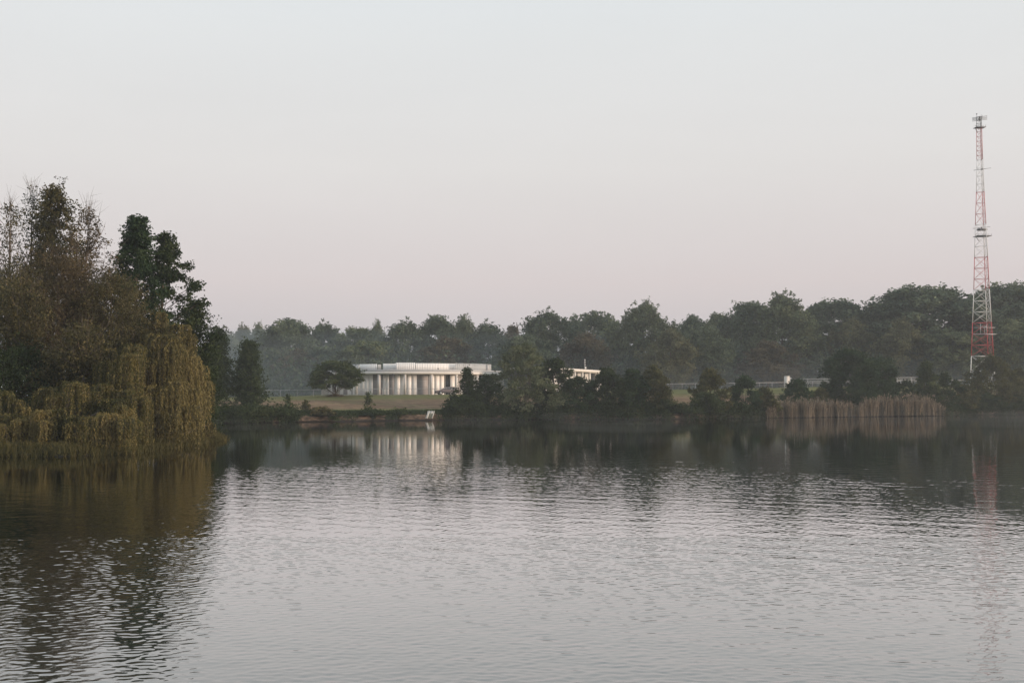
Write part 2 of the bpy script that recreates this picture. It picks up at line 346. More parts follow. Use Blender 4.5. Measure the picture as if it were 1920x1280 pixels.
def tree_meshes(seed, H, R, cb=.25, prof=P_ROUND, nb=60, kc=5, nl=45, leaf=.35, sig=.5, tr=.18, rise=.5, flat=.7, narrow=.55,
                stems=1, spread=.0, twigs=0, twig_len=1.5, rmin=.35, up=.5, droop=0.0, wob=.03, top_thin=0.0, asym=.12, minshell=.35, boughs=0, bsize=.3, bz=.65):
    rng = np.random.default_rng(seed)
    T, C = Geo(), Geo()
    stem_paths = []
    for k in range(stems):
        az = 2 * math.pi * k / max(1, stems) + rng.uniform(-.5, .5)
        off = np.array([math.cos(az), math.sin(az)]) * (0 if stems == 1 else 1)
        n = 8; tt = np.linspace(0, 1, n)
        hh = H * (.97 if stems == 1 else rng.uniform(.6, .92))
        w = np.cumsum(rng.normal(0, wob * H / n, (n, 2)), 0); w[0] = 0
        pth = np.column_stack([off[0] * (R * .06 + spread * R * tt ** 1.3) + w[:, 0], off[1] * (R * .06 + spread * R * tt ** 1.3) + w[:, 1], -.4 + (hh + .4) * tt])
        r0 = tr * (1 if stems == 1 else .6)
        T.tube(pth, r0 * (1 - tt) ** .8 + .012, 6)
        stem_paths.append(pth)
    lob = rng.uniform(0, 6.28, 4)
    cents, ctint = [], []
    if boughs:
        nb = 0
        for i in range(boughs):
            u = (i + .5 + rng.uniform(-.4, .4)) / boughs
            br = R * bsize * rng.uniform(.65, 1.3) * (1 - .35 * u)
            top = 1 - br * .75 / H
            hz = cb + (top - cb) * u ** .9
            az = i * 2.39996 + rng.normal(0, .4)
            lobe = 1 + asym * (math.sin(2 * az + lob[0] + 3 * u) + .8 * math.sin(3 * az + lob[1] - 5 * u))
            rr = max(0, 1.12 * R * prof(u) * lobe * (rmin + (1 - rmin) * rng.random() ** .5) - br * .25)
            c = np.array([math.cos(az) * rr, math.sin(az) * rr, hz * H])
            pth = stem_paths[rng.integers(len(stem_paths))]
            h0 = max(.04 * H, min(c[2] - rise * rr, c[2] * .97))
            st = np.array([np.interp(h0, pth[:, 2], pth[:, 0]), np.interp(h0, pth[:, 2], pth[:, 1]), min(h0, pth[-1, 2])])
            mid = (st + c) / 2 + np.array([0, 0, .08 * rr]) + rng.normal(0, .05 * rr + .01, 3)
            f = np.linspace(0, 1, 5)[:, None]
            path = (1 - f) ** 2 * st + 2 * f * (1 - f) * mid + f * f * c
            r0 = max(.015, tr * .32 * (1 - u) ** .7)
            T.tube(path, np.linspace(r0, .015, 5), 4)
            bt = rng.normal(.5, .15)
            keep = 1.0 if not top_thin else max(.2, 1 - top_thin * u ** 1.5)
            for j in range(kc):
                if rng.random() > keep: continue
                d = unit(rng.normal(0, 1, 3)) * br * rng.random() ** .4 * np.array([1, 1, bz])
                if d[2] < 0: d[2] *= .6
                p = c + d
                if j % 4 == 0: T.tube([path[3], (path[3] + p) / 2 + rng.normal(0, .06 * br, 3), p], [r0 * .35 + .006, r0 * .2 + .005, .005], 3)
                cents.append(p); ctint.append(bt + rng.normal(0, .1))
            for j in range(twigs):
                d = unit(c - st + rng.normal(0, .4, 3) * np.linalg.norm(c - st) + np.array([0, 0, 1.2 * br]))
                a = c + rng.normal(0, br * .4, 3); b = a + d * twig_len * rng.uniform(.4, 1.1)
                T.tube([a, (a + b) / 2 + rng.normal(0, .06, 3), b], [.022, .015, .006], 3)
                if rng.random() < .7: cents.append(b); ctint.append(bt)
    for i in range(nb):
        u = (i + rng.random()) / nb
        hz = cb + (1 - cb - min(.12, 1.5 * sig / H)) * u
        az = i * 2.39996 + rng.normal(0, .35)
        lobe = 1 + asym * (math.sin(2 * az + lob[0] + 3 * u) + .8 * math.sin(3 * az + lob[1] - 5 * u))
        rr = R * prof(u) * (rmin + (1 - rmin) * rng.random() ** .6) * lobe * 1.1
        rr = max(rr, .02)
        end = np.array([math.cos(az) * rr, math.sin(az) * rr, hz * H + rng.normal(0, .015 * H)])
        pth = stem_paths[rng.integers(len(stem_paths))]
        h0 = max(.05 * H, min(hz * H - rise * rr, hz * H * .97))
        st = np.array([np.interp(h0, pth[:, 2], pth[:, 0]), np.interp(h0, pth[:, 2], pth[:, 1]), min(h0, pth[-1, 2])])
        mid = st * .5 + end * .5 + np.array([0, 0, .08 * rr]) + rng.normal(0, .05 * rr + .01, 3)
        br = max(.012, tr * .32 * (1 - u) ** .7)
        f = np.linspace(0, 1, 5)[:, None]
        path = (1 - f) ** 2 * st + 2 * f * (1 - f) * mid + f * f * end
        T.tube(path, np.linspace(br, .01, 5), 4)
        bt = rng.normal(.5, .16)
        dens = 1.0 if not top_thin else max(.12, 1 - top_thin * u ** 1.5)
        for j in range(kc):
            if rng.random() > dens: continue
            fj = 1 - (1 - minshell) * rng.random() ** 1.3 if j else 1.0
            p = (1 - fj) ** 2 * st + 2 * fj * (1 - fj) * mid + fj * fj * end + rng.normal(0, sig * .8, 3) * (1, 1, .7)
            cents.append(p); ctint.append(bt + rng.normal(0, .1))
        for j in range(twigs):
            d = unit((end - st) * .6 + rng.normal(0, .5, 3) * np.linalg.norm(end - st) * .5 + np.array([0, 0, .5 * twig_len]))
            a = path[rng.integers(2, 5)]; L = twig_len * rng.uniform(.4, 1.2)
            b = a + d * L * .5 + rng.normal(0, .06, 3); c_ = b + unit(d + rng.normal(0, .25, 3)) * L * .5
            T.tube([a, b, c_], [.016, .011, .005], 3)
            T.tube([b, b + unit(d + rng.normal(0, .6, 3)) * L * .45], [.009, .004], 3)
    cents = np.array(cents); ctint = np.array(ctint)
    cents[:, 2] = np.maximum(cents[:, 2], .1)
    n = len(cents) * nl
    ci = np.repeat(np.arange(len(cents)), nl)
    # each clump is a few tight sprays
    spr = rng.normal(0, 1, (len(cents), 6, 3)) * sig * np.array([1, 1, flat])
    si = rng.integers(0, 6, n)
    pos = cents[ci] + spr[ci, si] + rng.normal(0, 1, (n, 3)) * sig * .38 * np.array([1, 1, flat])
    pos[:, 2] = np.maximum(pos[:, 2], .03 + rng.random(n) * .1)
    leaf_quads(C, rng, pos, np.full(n, leaf), ctint[ci] + rng.normal(0, .14, n), narrow, up, droop)
    return T, C

def plant_tree(name, label, cat, x, y, z, seed, H, R, leafm, bark='bark', group=None, **kw):
    o = thing(name, label, cat, (x, y, z), 0, group)
    T, C = tree_meshes(seed, H, R, **kw)
    T.build('trunk', M[bark], o); C.build('crown', M[leafm], o)
    return o

def willow(name, label, cat, loc, heads, seed, leafm, leaf=.22, group=None, trunk=((0, 0, 0),), nst=60, ow=.085):
    """weeping willow: leaning limbs carry heads; from every head strands arch out and hang"""
    rng = np.random.default_rng(seed)
    o = thing(name, label, cat, loc, 0, group)
    T, C = Geo(), Geo()
    base = np.array(trunk[0], float)
    for (hx, hy, hz, rad, L, t0) in heads:
        hx += rng.normal(0, .25); hz += rng.normal(0, .22); rad *= rng.uniform(.7, 1.2)
        hd = np.array([hx, hy, hz])
        mid = base * .35 + hd * .65; mid[2] = hz * .62
        f = np.linspace(0, 1, 7)[:, None]
        path = (1 - f) ** 2 * (base + rng.normal(0, .15, 3) * (1, 1, 0) - (0, 0, .3)) + 2 * f * (1 - f) * mid + f * f * hd
        T.tube(path, np.linspace(.16, .025, 7), 5)
        ht = rng.normal(0, .12)
        ns = int(nst * .8 * max(.5, rad))
        for k in range(ns):
            az = rng.uniform(0, 2 * math.pi); r = rad * rng.uniform(.15, 1) ** .7
            ln = L * rng.uniform(.3, 1.2)
            up = rad * rng.uniform(.1, .38)
            m = max(6, int((ln + r) / (leaf * .55)))
            s = np.linspace(0, 1, m)
            # out along a short arch, then straight down with a little sway
            a1 = np.clip(s / .28, 0, 1); fall = np.clip((s - .18) / .82, 0, 1)
            rr = r * np.sin(a1 * math.pi / 2) * (1 + .12 * fall)
            zz = hz + up * np.sin(a1 * math.pi * .75) - ln * fall ** 1.12
            sw = rng.normal(0, .05 * ln, 2)
            P = np.column_stack([hx + math.cos(az) * rr + sw[0] * fall ** 2, hy + math.sin(az) * rr + sw[1] * fall ** 2, zz])
            P = P[P[:, 2] > -loc[2] + .05]
            if len(P) < 3: continue
            if k % 3 == 0: T.tube(P[::max(1, len(P) // 6)][:8], np.linspace(.014, .006, len(P[::max(1, len(P) // 6)][:8])), 3)
            d = unit(np.gradient(P, axis=0))
            reps = 2
            for _ in range(reps):
                c = P + rng.normal(0, .045, P.shape)
                t = unit(d + rng.normal(0, .38, P.shape)); b = unit(np.cross(t, rng.normal(size=P.shape)))
                sz = leaf * rng.uniform(.6, 1.2, len(P))[:, None]
                w = ow * rng.uniform(.6, 1.2, len(P))[:, None]
                tint = np.clip(t0 + ht + rng.normal(0, .15) + rng.normal(0, .1, len(P)) + .12 * (1 - s[:len(P)]) , 0, 1)
                C.add_quads(np.stack([c - t * sz * .5, c + b * w * .5, c + t * sz * .5, c - b * w * .5], 1), tint)
    T.build('trunk', M['bark'], o); C.build('crown', M[leafm], o)
    return o

def tuft_field(name, pts, seed, h, n, leafm, width=.05, lean=.3, kind='stuff', spread=.25):
    rng = np.random.default_rng(seed); C = Geo()
    pts = np.asarray(pts); k = len(pts)
    i = np.repeat(np.arange(k), n)
    c = pts[i] + rng.normal(0, spread, (k * n, 3)) * (1, 1, 0)
    hh = h * rng.uniform(.5, 1.2, k * n)[:, None]
    d = unit(np.column_stack([rng.normal(0, lean, k * n), rng.normal(0, lean, k * n), np.ones(k * n)]))
    az = rng.uniform(0, 6.28, k * n); b = np.column_stack([np.cos(az), np.sin(az), np.zeros(k * n)]) * width * .5
    tp = c + d * hh
    tint = np.repeat(rng.normal(.5, .18, k), n) + rng.normal(0, .12, k * n)
    C.add_quads(np.stack([c - b, c + b, tp + b * .25, tp - b * .25], 1), np.clip(tint, 0, 1))
    return tag(C.build(name, M[leafm]), kind=kind)

# ------------------------------------------------------------------ wooded peninsula
def pz(x, y): return float(pen_z(np.array(float(x)), np.array(float(y))))
def pen_tree(name, label, px, D, top, Rpx, seed, leafm, cat='tree', **kw):
    x = X(px, D); z = pz(x, D) - .05; H = Z(top, D) - z
    return plant_tree(name, label, cat, x, D, z, seed, H, Rpx * D / F, leafm, group='trees on the wooded peninsula', **kw)

pen_tree('thin_tree', 'thin half-bare tree at the left edge of the photo, twigs above sparse leaves', 12, 90, 372, 60, 11, 'leaf_umber', bark='bark_pale',
         cb=.35, prof=P_EGG, nb=70, kc=4, nl=18, leaf=.2, sig=.26, tr=.2, twigs=2, twig_len=1.8, top_thin=.7, rise=1.5)
pen_tree('thin_tree', 'tall spindly tree with bare twigs rising left of the dense pointed crown', 52, 93, 346, 54, 12, 'leaf_dark', bark='bark_pale',
         cb=.35, prof=P_EGG, nb=75, kc=4, nl=20, leaf=.2, sig=.26, tr=.2, twigs=2, twig_len=2.0, top_thin=.6, rise=1.5)
pen_tree('tall_tree', 'tallest tree of the peninsula, dense pointed brownish green crown top', 96, 92, 350, 66, 13, 'leaf_umber',
         cb=.25, prof=lambda t: .97 * (1 - t) ** .6 + .02, boughs=84, bsize=.2, kc=10, nl=28, leaf=.22, sig=.3, tr=.22, twigs=1, twig_len=1.2, top_thin=.1, rise=.9, asym=.22, rmin=.35)
pen_tree('thin_tree', 'pale-trunked sparse tree with forked bare tips left of the dark broad tree', 160, 90, 384, 62, 14, 'leaf_brown', bark='bark_pale',
         cb=.4, prof=P_EGG, nb=85, kc=4, nl=22, leaf=.2, sig=.26, tr=.22, twigs=2, twig_len=1.8, top_thin=.6, rise=1.4)
pen_tree('yellowing_tree', 'yellowish thinning tree between the tallest tree and the pale-trunked sparse one', 136, 99, 438, 48, 15, 'leaf_gold',
         cb=.35, prof=P_ROUND, nb=70, kc=5, nl=20, leaf=.2, sig=.45, tr=.16, twigs=2, top_thin=.3, rise=.8)
pen_tree('broad_tree', 'dark green leafy tree with stepped rounded top, left of the two at the tip', 252, 94, 406, 66, 16, 'leaf_deep',
         cb=.3, prof=lambda t: (1 - t) ** .62 * .95 + .05, boughs=90, bsize=.2, kc=11, nl=32, leaf=.24, sig=.26, top_thin=.15, tr=.24, rise=.5, asym=.2, flat=.6, rmin=.4)
pen_tree('loose_tree', 'dark green loose tree leaning over the water, rightmost crown against the sky', 306, 97, 436, 66, 17, 'leaf_dark',
         cb=.26, prof=P_EGG, boughs=80, bsize=.2, kc=11, nl=32, leaf=.24, sig=.28, tr=.2, top_thin=.25, rise=.8, asym=.2, flat=.6, rmin=.35)
pen_tree('dark_tree', 'small dark tree half hidden behind the golden willow at the peninsula tip', 362, 100, 560, 34, 18, 'leaf_dark',
         cb=.1, prof=P_EGG, nb=80, kc=5, nl=36, leaf=.23, sig=.42, tr=.12, rise=.6)
pen_tree('brown_tree', 'brownish twiggy tree with withered foliage at the far left', 25, 86, 505, 80, 19, 'leaf_umber', bark='twig',
         cb=.34, prof=P_ROUND, boughs=64, bsize=.24, kc=13, nl=30, leaf=.19, sig=.5, tr=.18, twigs=3, twig_len=1.6, rise=.4, narrow=.35)
pen_tree('brown_tree', 'brown withered tree in front of the tallest tree, drooping twiggy branches', 105, 88, 478, 66, 20, 'leaf_brown', bark='twig',
         cb=.34, prof=P_ROUND, boughs=60, bsize=.24, kc=13, nl=30, leaf=.19, sig=.5, tr=.18, twigs=3, twig_len=1.5, rise=.3, narrow=.35)
pen_tree('brown_tree', 'reddish brown withered tree between the pale trunk and the dark broad tree', 205, 89, 520, 58, 21, 'leaf_umber', bark='twig',
         cb=.34, prof=P_ROUND, boughs=60, bsize=.24, kc=13, nl=30, leaf=.19, sig=.5, tr=.16, twigs=3, twig_len=1.5, rise=.3, narrow=.35)
pen_tree('olive_tree', 'olive green rounded tree under the tall crowns, left of the hanging willow', 175, 93, 560, 60, 22, 'leaf_dark',
         cb=.12, prof=P_ROUND, nb=110, kc=5, nl=36, leaf=.22, sig=.48, tr=.14, rise=.4)
pen_tree('pale_trunk_tree', 'slim tree with a bare pale trunk standing behind the low willow curtain', 157, 81, 600, 44, 23, 'leaf_umber', bark='bark_pale',
         cb=.55, prof=P_ROUND, nb=60, kc=4, nl=26, leaf=.2, sig=.45, tr=.17, rise=.6, twigs=1)
pen_tree('pale_trunk_tree', 'leaning tree with a long bare pale trunk near the left edge of the photo', 38, 83, 520, 44, 28, 'leaf_umber', bark='bark_pale',
         cb=.6, prof=P_ROUND, nb=60, kc=4, nl=24, leaf=.2, sig=.45, tr=.1, rise=.7, twigs=1, wob=.12)
pen_tree('understory_shrub', 'dark green shrub above the low willow at the left edge', 30, 82, 640, 70, 24, 'leaf_dark', cat='shrub',
         cb=.05, prof=P_DOME, nb=100, kc=5, nl=36, leaf=.2, sig=.45, tr=.08, stems=4, spread=.5)
pen_tree('understory_shrub', 'dark shrub with brown tips in the shade below the withered trees', 95, 83, 650, 56, 25, 'leaf_umber', cat='shrub',
         cb=.05, prof=P_DOME, nb=90, kc=5, nl=34, leaf=.2, sig=.45, tr=.08, stems=4, spread=.5)
pen_tree('understory_shrub', 'deep shaded shrub behind the pale bare trunk and the middle willow', 190, 90, 665, 60, 26, 'leaf_deep', cat='shrub',
         cb=.05, prof=P_DOME, nb=90, kc=5, nl=36, leaf=.2, sig=.45, tr=.08, stems=4, spread=.5)
pen_tree('understory_shrub', 'dark green shrub at the peninsula tip behind the golden willow', 375, 101, 650, 26, 27, 'leaf_dark', cat='shrub',
         cb=.05, prof=P_DOME, nb=70, kc=5, nl=32, leaf=.2, sig=.4, tr=.08, stems=3, spread=.5)

def heads_px(lst, D0, x0, z0, D):
    out = []
    for (hx, hy, rad, bottom, tint, dd) in lst:
        Dh = D0 + dd
        p = at(hx, hy, Dh)
        L = p[2] - Z(bottom, Dh)
        out.append((p[0] - x0, p[1] - D, p[2] - z0, rad, L, tint))
    return out
# large golden willow at the tip
D = 88; x0 = X(312, D); z0 = pz(x0, D)
hs = [(308, 592, .7, 680, .55, 1), (292, 612, .9, 700, .55, 2), (326, 614, .9, 720, .6, 0), (275, 625, 1.0, 720, .5, 1), (340, 635, 1.2, 730, .6, 1), (298, 640, 1.3, 760, .55, -2),
      (325, 668, 1.3, 770, .6, -2), (352, 680, 1.2, 780, .6, 0), (372, 705, 1.1, 790, .62, 1), (385, 712, .8, 770, .6, 3), (290, 690, 1.3, 800, .5, -3),
      (265, 665, .9, 780, .5, -1), (335, 722, 1.3, 815, .55, -3), (362, 738, 1.1, 815, .7, -1), (305, 740, 1.3, 828, .5, -4), (278, 748, 1.2, 835, .45, -5),
      (350, 768, 1.1, 824, .6, -2), (378, 770, .9, 822, .68, 2), (322, 778, 1.2, 832, .52, -3), (296, 785, 1.1, 838, .5, -5), (312, 655, 1.4, 780, .5, 2),
      (340, 700, 1.4, 790, .5, 3), (385, 740, .8, 800, .7, 3), (270, 700, 1.1, 790, .45, 0)]
hs = [(h[0] - max(0, h[0] - 335) * .28,) + h[1:] for h in hs] + [(388, 800, .45, 828, .5, 6), (396, 812, .4, 828, .45, 8)]
willow('willow_tree', 'large golden weeping willow hanging over the water at the peninsula tip', 'willow', (x0, D, z0), heads_px(hs, D, x0, z0, D), 41, 'leaf_willow', group='weeping willows on the peninsula', nst=72)
# middle willow with separate arching heads
D = 81; x0 = X(225, D); z0 = pz(x0, D)
hs = [(247, 648, .9, 740, .42, 2), (243, 662, .7, 745, .5, 0), (206, 662, .7, 735, .42, 1), (203, 694, .8, 760, .45, -1), (216, 702, .6, 765, .45, -2),
      (248, 690, .8, 790, .5, -2), (186, 698, .6, 770, .4, 1), (262, 720, .9, 820, .45, -2), (232, 735, .9, 830, .45, -3), (200, 730, .8, 820, .5, -3),
      (215, 722, .9, 800, .45, -1), (255, 755, 1.0, 838, .5, -3), (228, 768, .9, 838, .5, -4), (240, 700, .9, 800, .38, 2)]
willow('willow_tree', 'green weeping willow with separate arching plumes, between pale trunk and golden willow', 'willow', (x0, D, z0), heads_px(hs, D, x0, z0, D), 42, 'leaf_willow_green', group='weeping willows on the peninsula', nst=80, leaf=.2, ow=.075)
# low willow curtain along the water at the left
D = 76; x0 = X(90, D); z0 = pz(x0, D)
hs = []
rw = np.random.default_rng(8)
for i, hx in enumerate(range(-40, 245, 13)):
    top = 752 + 10 * math.sin(i * 1.3) + rw.normal(0, 6) - (18 if 80 < hx < 200 else 0)
    hs.append((hx, top, rw.uniform(.6, 1.0), 815 + rw.uniform(0, 24), rw.uniform(.42, .6), rw.uniform(-1, 2.5)))
for i, hx in enumerate(range(-45, 235, 17)):
    hs.append((hx + rw.normal(0, 5), 788 + rw.normal(0, 8), rw.uniform(.55, .9), 846, rw.uniform(.4, .75), rw.uniform(-3.5, -1)))
willow('willow_tree', 'low spreading willow curtain trailing to the water at the left edge', 'willow', (x0, D, z0), heads_px(hs, D, x0, z0, D), 43, 'leaf_willow_green', group='weeping willows on the peninsula', nst=78, leaf=.19, ow=.07)

# bank weeds round the peninsula
pts = []
rw = np.random.default_rng(9)
while len(pts) < 3600:
    x = rw.uniform(-52, -24); y = rw.uniform(68, 108)
    d = float(pen_d(np.array(x), np.array(y)))
    if -.25 < d < 2.2 * rw.random() ** 1.5 + .1: pts.append((x, y, max(-.02, pz(x, y) - .03)))
tuft_field('bank_grass', pts, 3, .45, 14, 'weed', .045, .45)

# ------------------------------------------------------------------ far bank: trees and bushes
def bank_tree(name, label, px, s, top, Rpx, seed, leafm, cat='bush', group='bushes along the far bank', base=None, **kw):
    D = 190.0
    for _ in range(6):
        x = X(px, D); D = float(shore(np.array(x))) + s
    x = X(px, D); z = gz(x, D) - .05; H = Z(top, D) - z
    return plant_tree(name, label, cat, x, D, z, seed, H, .9 * Rpx * D / F, leafm, group=group, **kw)
BUSH = dict(cb=.04, prof=P_DOME, boughs=26, bsize=.36, kc=13, nl=34, leaf=.3, sig=.3, tr=.08, stems=5, spread=.45, rise=.7, asym=.2, rmin=.35)
TALL = dict(cb=.04, prof=lambda t: (1 - t ** 1.7) ** .7 * .95 + .04, boughs=60, bsize=.26, kc=11, nl=30, leaf=.3, sig=.3, tr=.1, stems=3, spread=.3, rise=.9, asym=.3, rmin=.3)
bank_tree('bank_tree', 'dark conical tree on the far bank directly right of the golden willow', 408, 8, 612, 36, 50, 'leaf_dark', cat='tree', group='trees on the far left bank', bark='bark_pale',
          cb=.16, prof=P_CONE, nb=120, kc=5, nl=30, leaf=.3, sig=.45, tr=.14, rise=.3, asym=.2)
bank_tree('bank_tree', 'conical dark tree on the far bank left of the low lawn fence', 466, 7, 636, 40, 51, 'leaf_dark', cat='tree', group='trees on the far left bank',
          cb=.1, prof=P_CONE, nb=120, kc=5, nl=30, leaf=.3, sig=.45, tr=.14, rise=.3, asym=.2)
bank_tree('bank_bush', 'dark low bush at the water below the two conical trees', 425, 1.8, 762, 34, 52, 'leaf_dark', **BUSH)
bank_tree('bank_bush', 'dark bush with pale leaves at the water under the right conical tree', 478, 1.6, 758, 34, 53, 'leaf_mid', **BUSH)
bank_tree('bank_bush', 'low dark bush at the water left of the bramble mound', 520, 1.5, 766, 30, 54, 'leaf_dark', **BUSH)
bank_tree('bramble_mound', 'low rounded brown bramble mound hanging over the bank edge', 602, 1.4, 767, 24, 55, 'leaf_umber', **BUSH)
SAP = dict(cb=.12, prof=P_CONE, nb=26, kc=3, nl=9, leaf=.27, sig=.16, tr=.035, rise=.6, asym=.3)
bank_tree('sapling', 'small pointed sapling on the bank edge nearest the conical trees', 540, 4, 738, 11, 56, 'leaf_mid', cat='sapling', group='saplings on the bank', **SAP)
bank_tree('sapling', 'short bushy sapling just left of the bramble mound', 573, 4, 748, 10, 57, 'leaf_olive', cat='sapling', group='saplings on the bank', **SAP)
bank_tree('sapling', 'slender leafy sapling on the bank in front of the white building', 690, 2.4, 733, 12, 58, 'leaf_mid', cat='sapling', group='saplings on the bank', **SAP)
bank_tree('bank_bush', 'small weedy bush on the bank under the slender sapling', 693, 1.2, 771, 22, 59, 'leaf_dark', **BUSH)
bank_tree('bank_bush', 'tiny weedy bush on the bank left of the leaning board', 748, 1.2, 770, 13, 60, 'leaf_mid', **BUSH)

# lone round tree on the lawn
D = 214; x = X(629, D); z = gz(x, D) - .05
plant_tree('lawn_tree', 'single round-headed tree on a clear trunk on the lawn left of the building', 'tree', x, D, z, 61, Z(675, D) - z, 46 * D / F, 'leaf_mid',
           cb=.26, prof=lambda t: math.sqrt(max(0, 1 - ((t - .3) / .72) ** 2)), boughs=70, bsize=.28, kc=13, nl=32, leaf=.3, sig=.26, tr=.17, rise=.45, asym=.06, rmin=.35, flat=.6)
pts = [(x + a * math.cos(b), D + a * math.sin(b), gz(x, D)) for a, b in zip(np.random.default_rng(2).uniform(0, 1.6, 60), np.random.default_rng(3).uniform(0, 6.28, 60))]
tuft_field('dry_grass', pts, 4, .5, 14, 'leaf_brown', .08, .6)

bank_tree('bank_bush', 'loose pointed bush whose tip covers the parked car', 876, 3, 688, 27, 62, 'leaf_dark', **{**TALL, 'prof': lambda t: (1 - t) ** .8 + .04, 'nl': 17, 'kc': 9, 'top_thin': .45, 'asym': .35})
bank_tree('bank_bush', 'loose bush between the pointed bush and the grey-green willow', 912, 3.5, 702, 36, 63, 'leaf_dark', **{**TALL, 'nl': 19, 'kc': 9, 'top_thin': .45})
bank_tree('bank_bush', 'low dark bush over the water directly right of the leaning board', 868, 1.4, 742, 32, 64, 'leaf_dark', **BUSH)
bank_tree('sage_willow', 'large grey-green willow bush, tallest on the middle of the far bank', 982, 2.6, 642, 66, 65, 'leaf_sage', cat='willow',
          **{**TALL, 'prof': lambda t: (1 - t ** 2.2) ** .6 * .95 + .05, 'boughs': 64, 'stems': 4, 'narrow': .3, 'leaf': .42, 'nl': 36, 'cb': .02, 'droop': .3})
bank_tree('bank_bush', 'dark rounded tall bush touching the right side of the grey-green willow', 1040, 5, 671, 40, 66, 'leaf_dark', **{**TALL, 'prof': P_DOME})
bank_tree('bank_bush', 'mid-green bush below the right white wing', 1084, 3, 706, 42, 67, 'leaf_deep', **BUSH)
bank_tree('bank_bush', 'dark bush covering the right end of the white wing', 1140, 4, 690, 44, 68, 'leaf_dark', **{**TALL, 'boughs': 70})
bank_tree('bank_bush', 'narrow dark bush two places right of the white wing', 1186, 4, 691, 38, 69, 'leaf_deep', **TALL)
bank_tree('bank_bush', 'tall olive bush bordering the left of the bright lawn gap', 1226, 4, 684, 40, 70, 'leaf_olive', **{**TALL, 'top_thin': .2})
bank_tree('bank_bush', 'low dark bush at the left foot of the bright lawn gap', 1248, 1.6, 748, 32, 71, 'leaf_dark', **BUSH)
bank_tree('bank_bush', 'lowest dark bush across the bottom of the bright lawn gap', 1288, 1.5, 766, 26, 72, 'leaf_dark', **BUSH)
bank_tree('bank_bush', 'broad olive bush bordering the right of the bright lawn gap', 1333, 3.5, 690, 38, 73, 'leaf_olive', **{**TALL, 'boughs': 48, 'top_thin': .2})
bank_tree('bank_bush', 'pale-leaved low bush in front of the broad olive bush', 1322, 1.6, 735, 32, 74, 'leaf_mid', **BUSH)
bank_tree('bank_bush', 'dark bush with rounded top in front of the white rail fence', 1396, 3, 704, 30, 75, 'leaf_deep', **BUSH)
bank_tree('bank_bush', 'low olive bush where the reed bed begins', 1432, 2, 727, 26, 76, 'leaf_olive', **BUSH)
bank_tree('bank_bush', 'round dark bush hiding the foot of the concrete abutment', 1494, 6, 710, 27, 77, 'leaf_deep', **{**BUSH, 'prof': P_ROUND})
bank_tree('bank_bush', 'small yellowish shrub behind the reeds left of the big round bush', 1538, 6, 728, 20, 78, 'leaf_olive', **BUSH)
BIG = {**BUSH, 'boughs': 120, 'bsize': .24, 'bz': 1.1, 'rmin': .2, 'asym': .08, 'prof': lambda t: math.sqrt(max(0, 1 - ((t - .35) / .68) ** 2)), 'narrow': .3, 'leaf': .42, 'stems': 7, 'nl': 34, 'up': 0}
bank_tree('round_bush', 'biggest round bush with upright twigs behind the middle of the reeds', 1592, 7, 655, 58, 79, 'leaf_deep', **BIG)
bank_tree('round_bush', 'smaller round bush joined to the right side of the biggest round bush', 1650, 8, 671, 42, 80, 'leaf_deep', **{**BIG, 'boughs': 90})
bank_tree('bank_bush', 'low dark bush behind the tallest reeds', 1700, 6, 712, 30, 81, 'leaf_dark', **BUSH)
bank_tree('bank_bush', 'bright green-tipped bush behind the right end of the reeds', 1738, 5, 677, 26, 82, 'leaf_mid', **TALL)
bank_tree('bank_bush', 'very dark bush at the right end of the reed bed', 1772, 3.5, 696, 28, 83, 'leaf_dark', **BUSH)
bank_tree('bank_bush', 'low bush with pale yellowish leaf tips below the short fence post', 1808, 2.5, 720, 32, 84, 'leaf_olive', **BUSH)
bank_tree('bank_bush', 'loose tall bush in front of the foot of the red and white mast', 1860, 4, 664, 62, 85, 'leaf_olive', **{**TALL, 'boughs': 110, 'bsize': .24, 'rmin': .15})
bank_tree('bank_bush', 'dark bush at the water directly beneath the mast', 1846, 1.8, 735, 42, 86, 'leaf_dark', **BUSH)
bank_tree('bank_bush', 'olive bush at the right edge of the photo', 1912, 3, 690, 34, 87, 'leaf_olive', **TALL)
bank_tree('bank_bush', 'low dark bush over the water at the right edge of the photo', 1905, 1.6, 738, 36, 88, 'leaf_dark', **BUSH)

# weeds and low growth along the far bank
rw = np.random.default_rng(21)
def bank_pts(n, p0, p1, s0, s1):
    out = []
    for _ in range(n):
        D = 190.0; px = rw.uniform(p0, p1); s = rw.uniform(s0, s1)
        for _ in range(5): D = float(shore(np.array(X(px, D)))) + s
        x = X(px, D); out.append((x, D, gz(x, D) - .04))
    return out
tuft_field('bank_weeds', [q for q in bank_pts(1100, 395, 845, .9, 3.2) if q[1] - shore(q[0]) > 1.7 or abs(q[0] / q[1] * F + 960 - 806) > 13] + [q for q in bank_pts(1500, 395, 845, .1, 1.2) if abs(q[0] / q[1] * F + 960 - 806) > 13 and math.sin(q[0] * .9) + math.sin(q[0] * 2.3 + 1) + .6 * math.sin(q[0] * 5.1) > .35], 31, .5, 9, 'leaf_dark', .12, .6)
Cg = Geo()
for (p0, p1, n, hh) in ((395, 560, 130, 1.2), (835, 1460, 480, 1.3), (1690, 1960, 230, 1.5)):
    P = np.array(bank_pts(n, p0, p1, -.5, 2.4))
    rr = np.random.default_rng(p0)
    c = np.repeat(P, 70, 0) + rr.normal(0, 1, (n * 70, 3)) * (.5, .4, .0) + np.column_stack([np.zeros(n * 70), np.zeros(n * 70), np.abs(rr.normal(0, hh * .55, n * 70)) + .02])
    leaf_quads(Cg, rr, c, np.full(len(c), .32), np.repeat(rr.normal(.4, .15, n), 70) + rr.normal(0, .12, len(c)), .5)
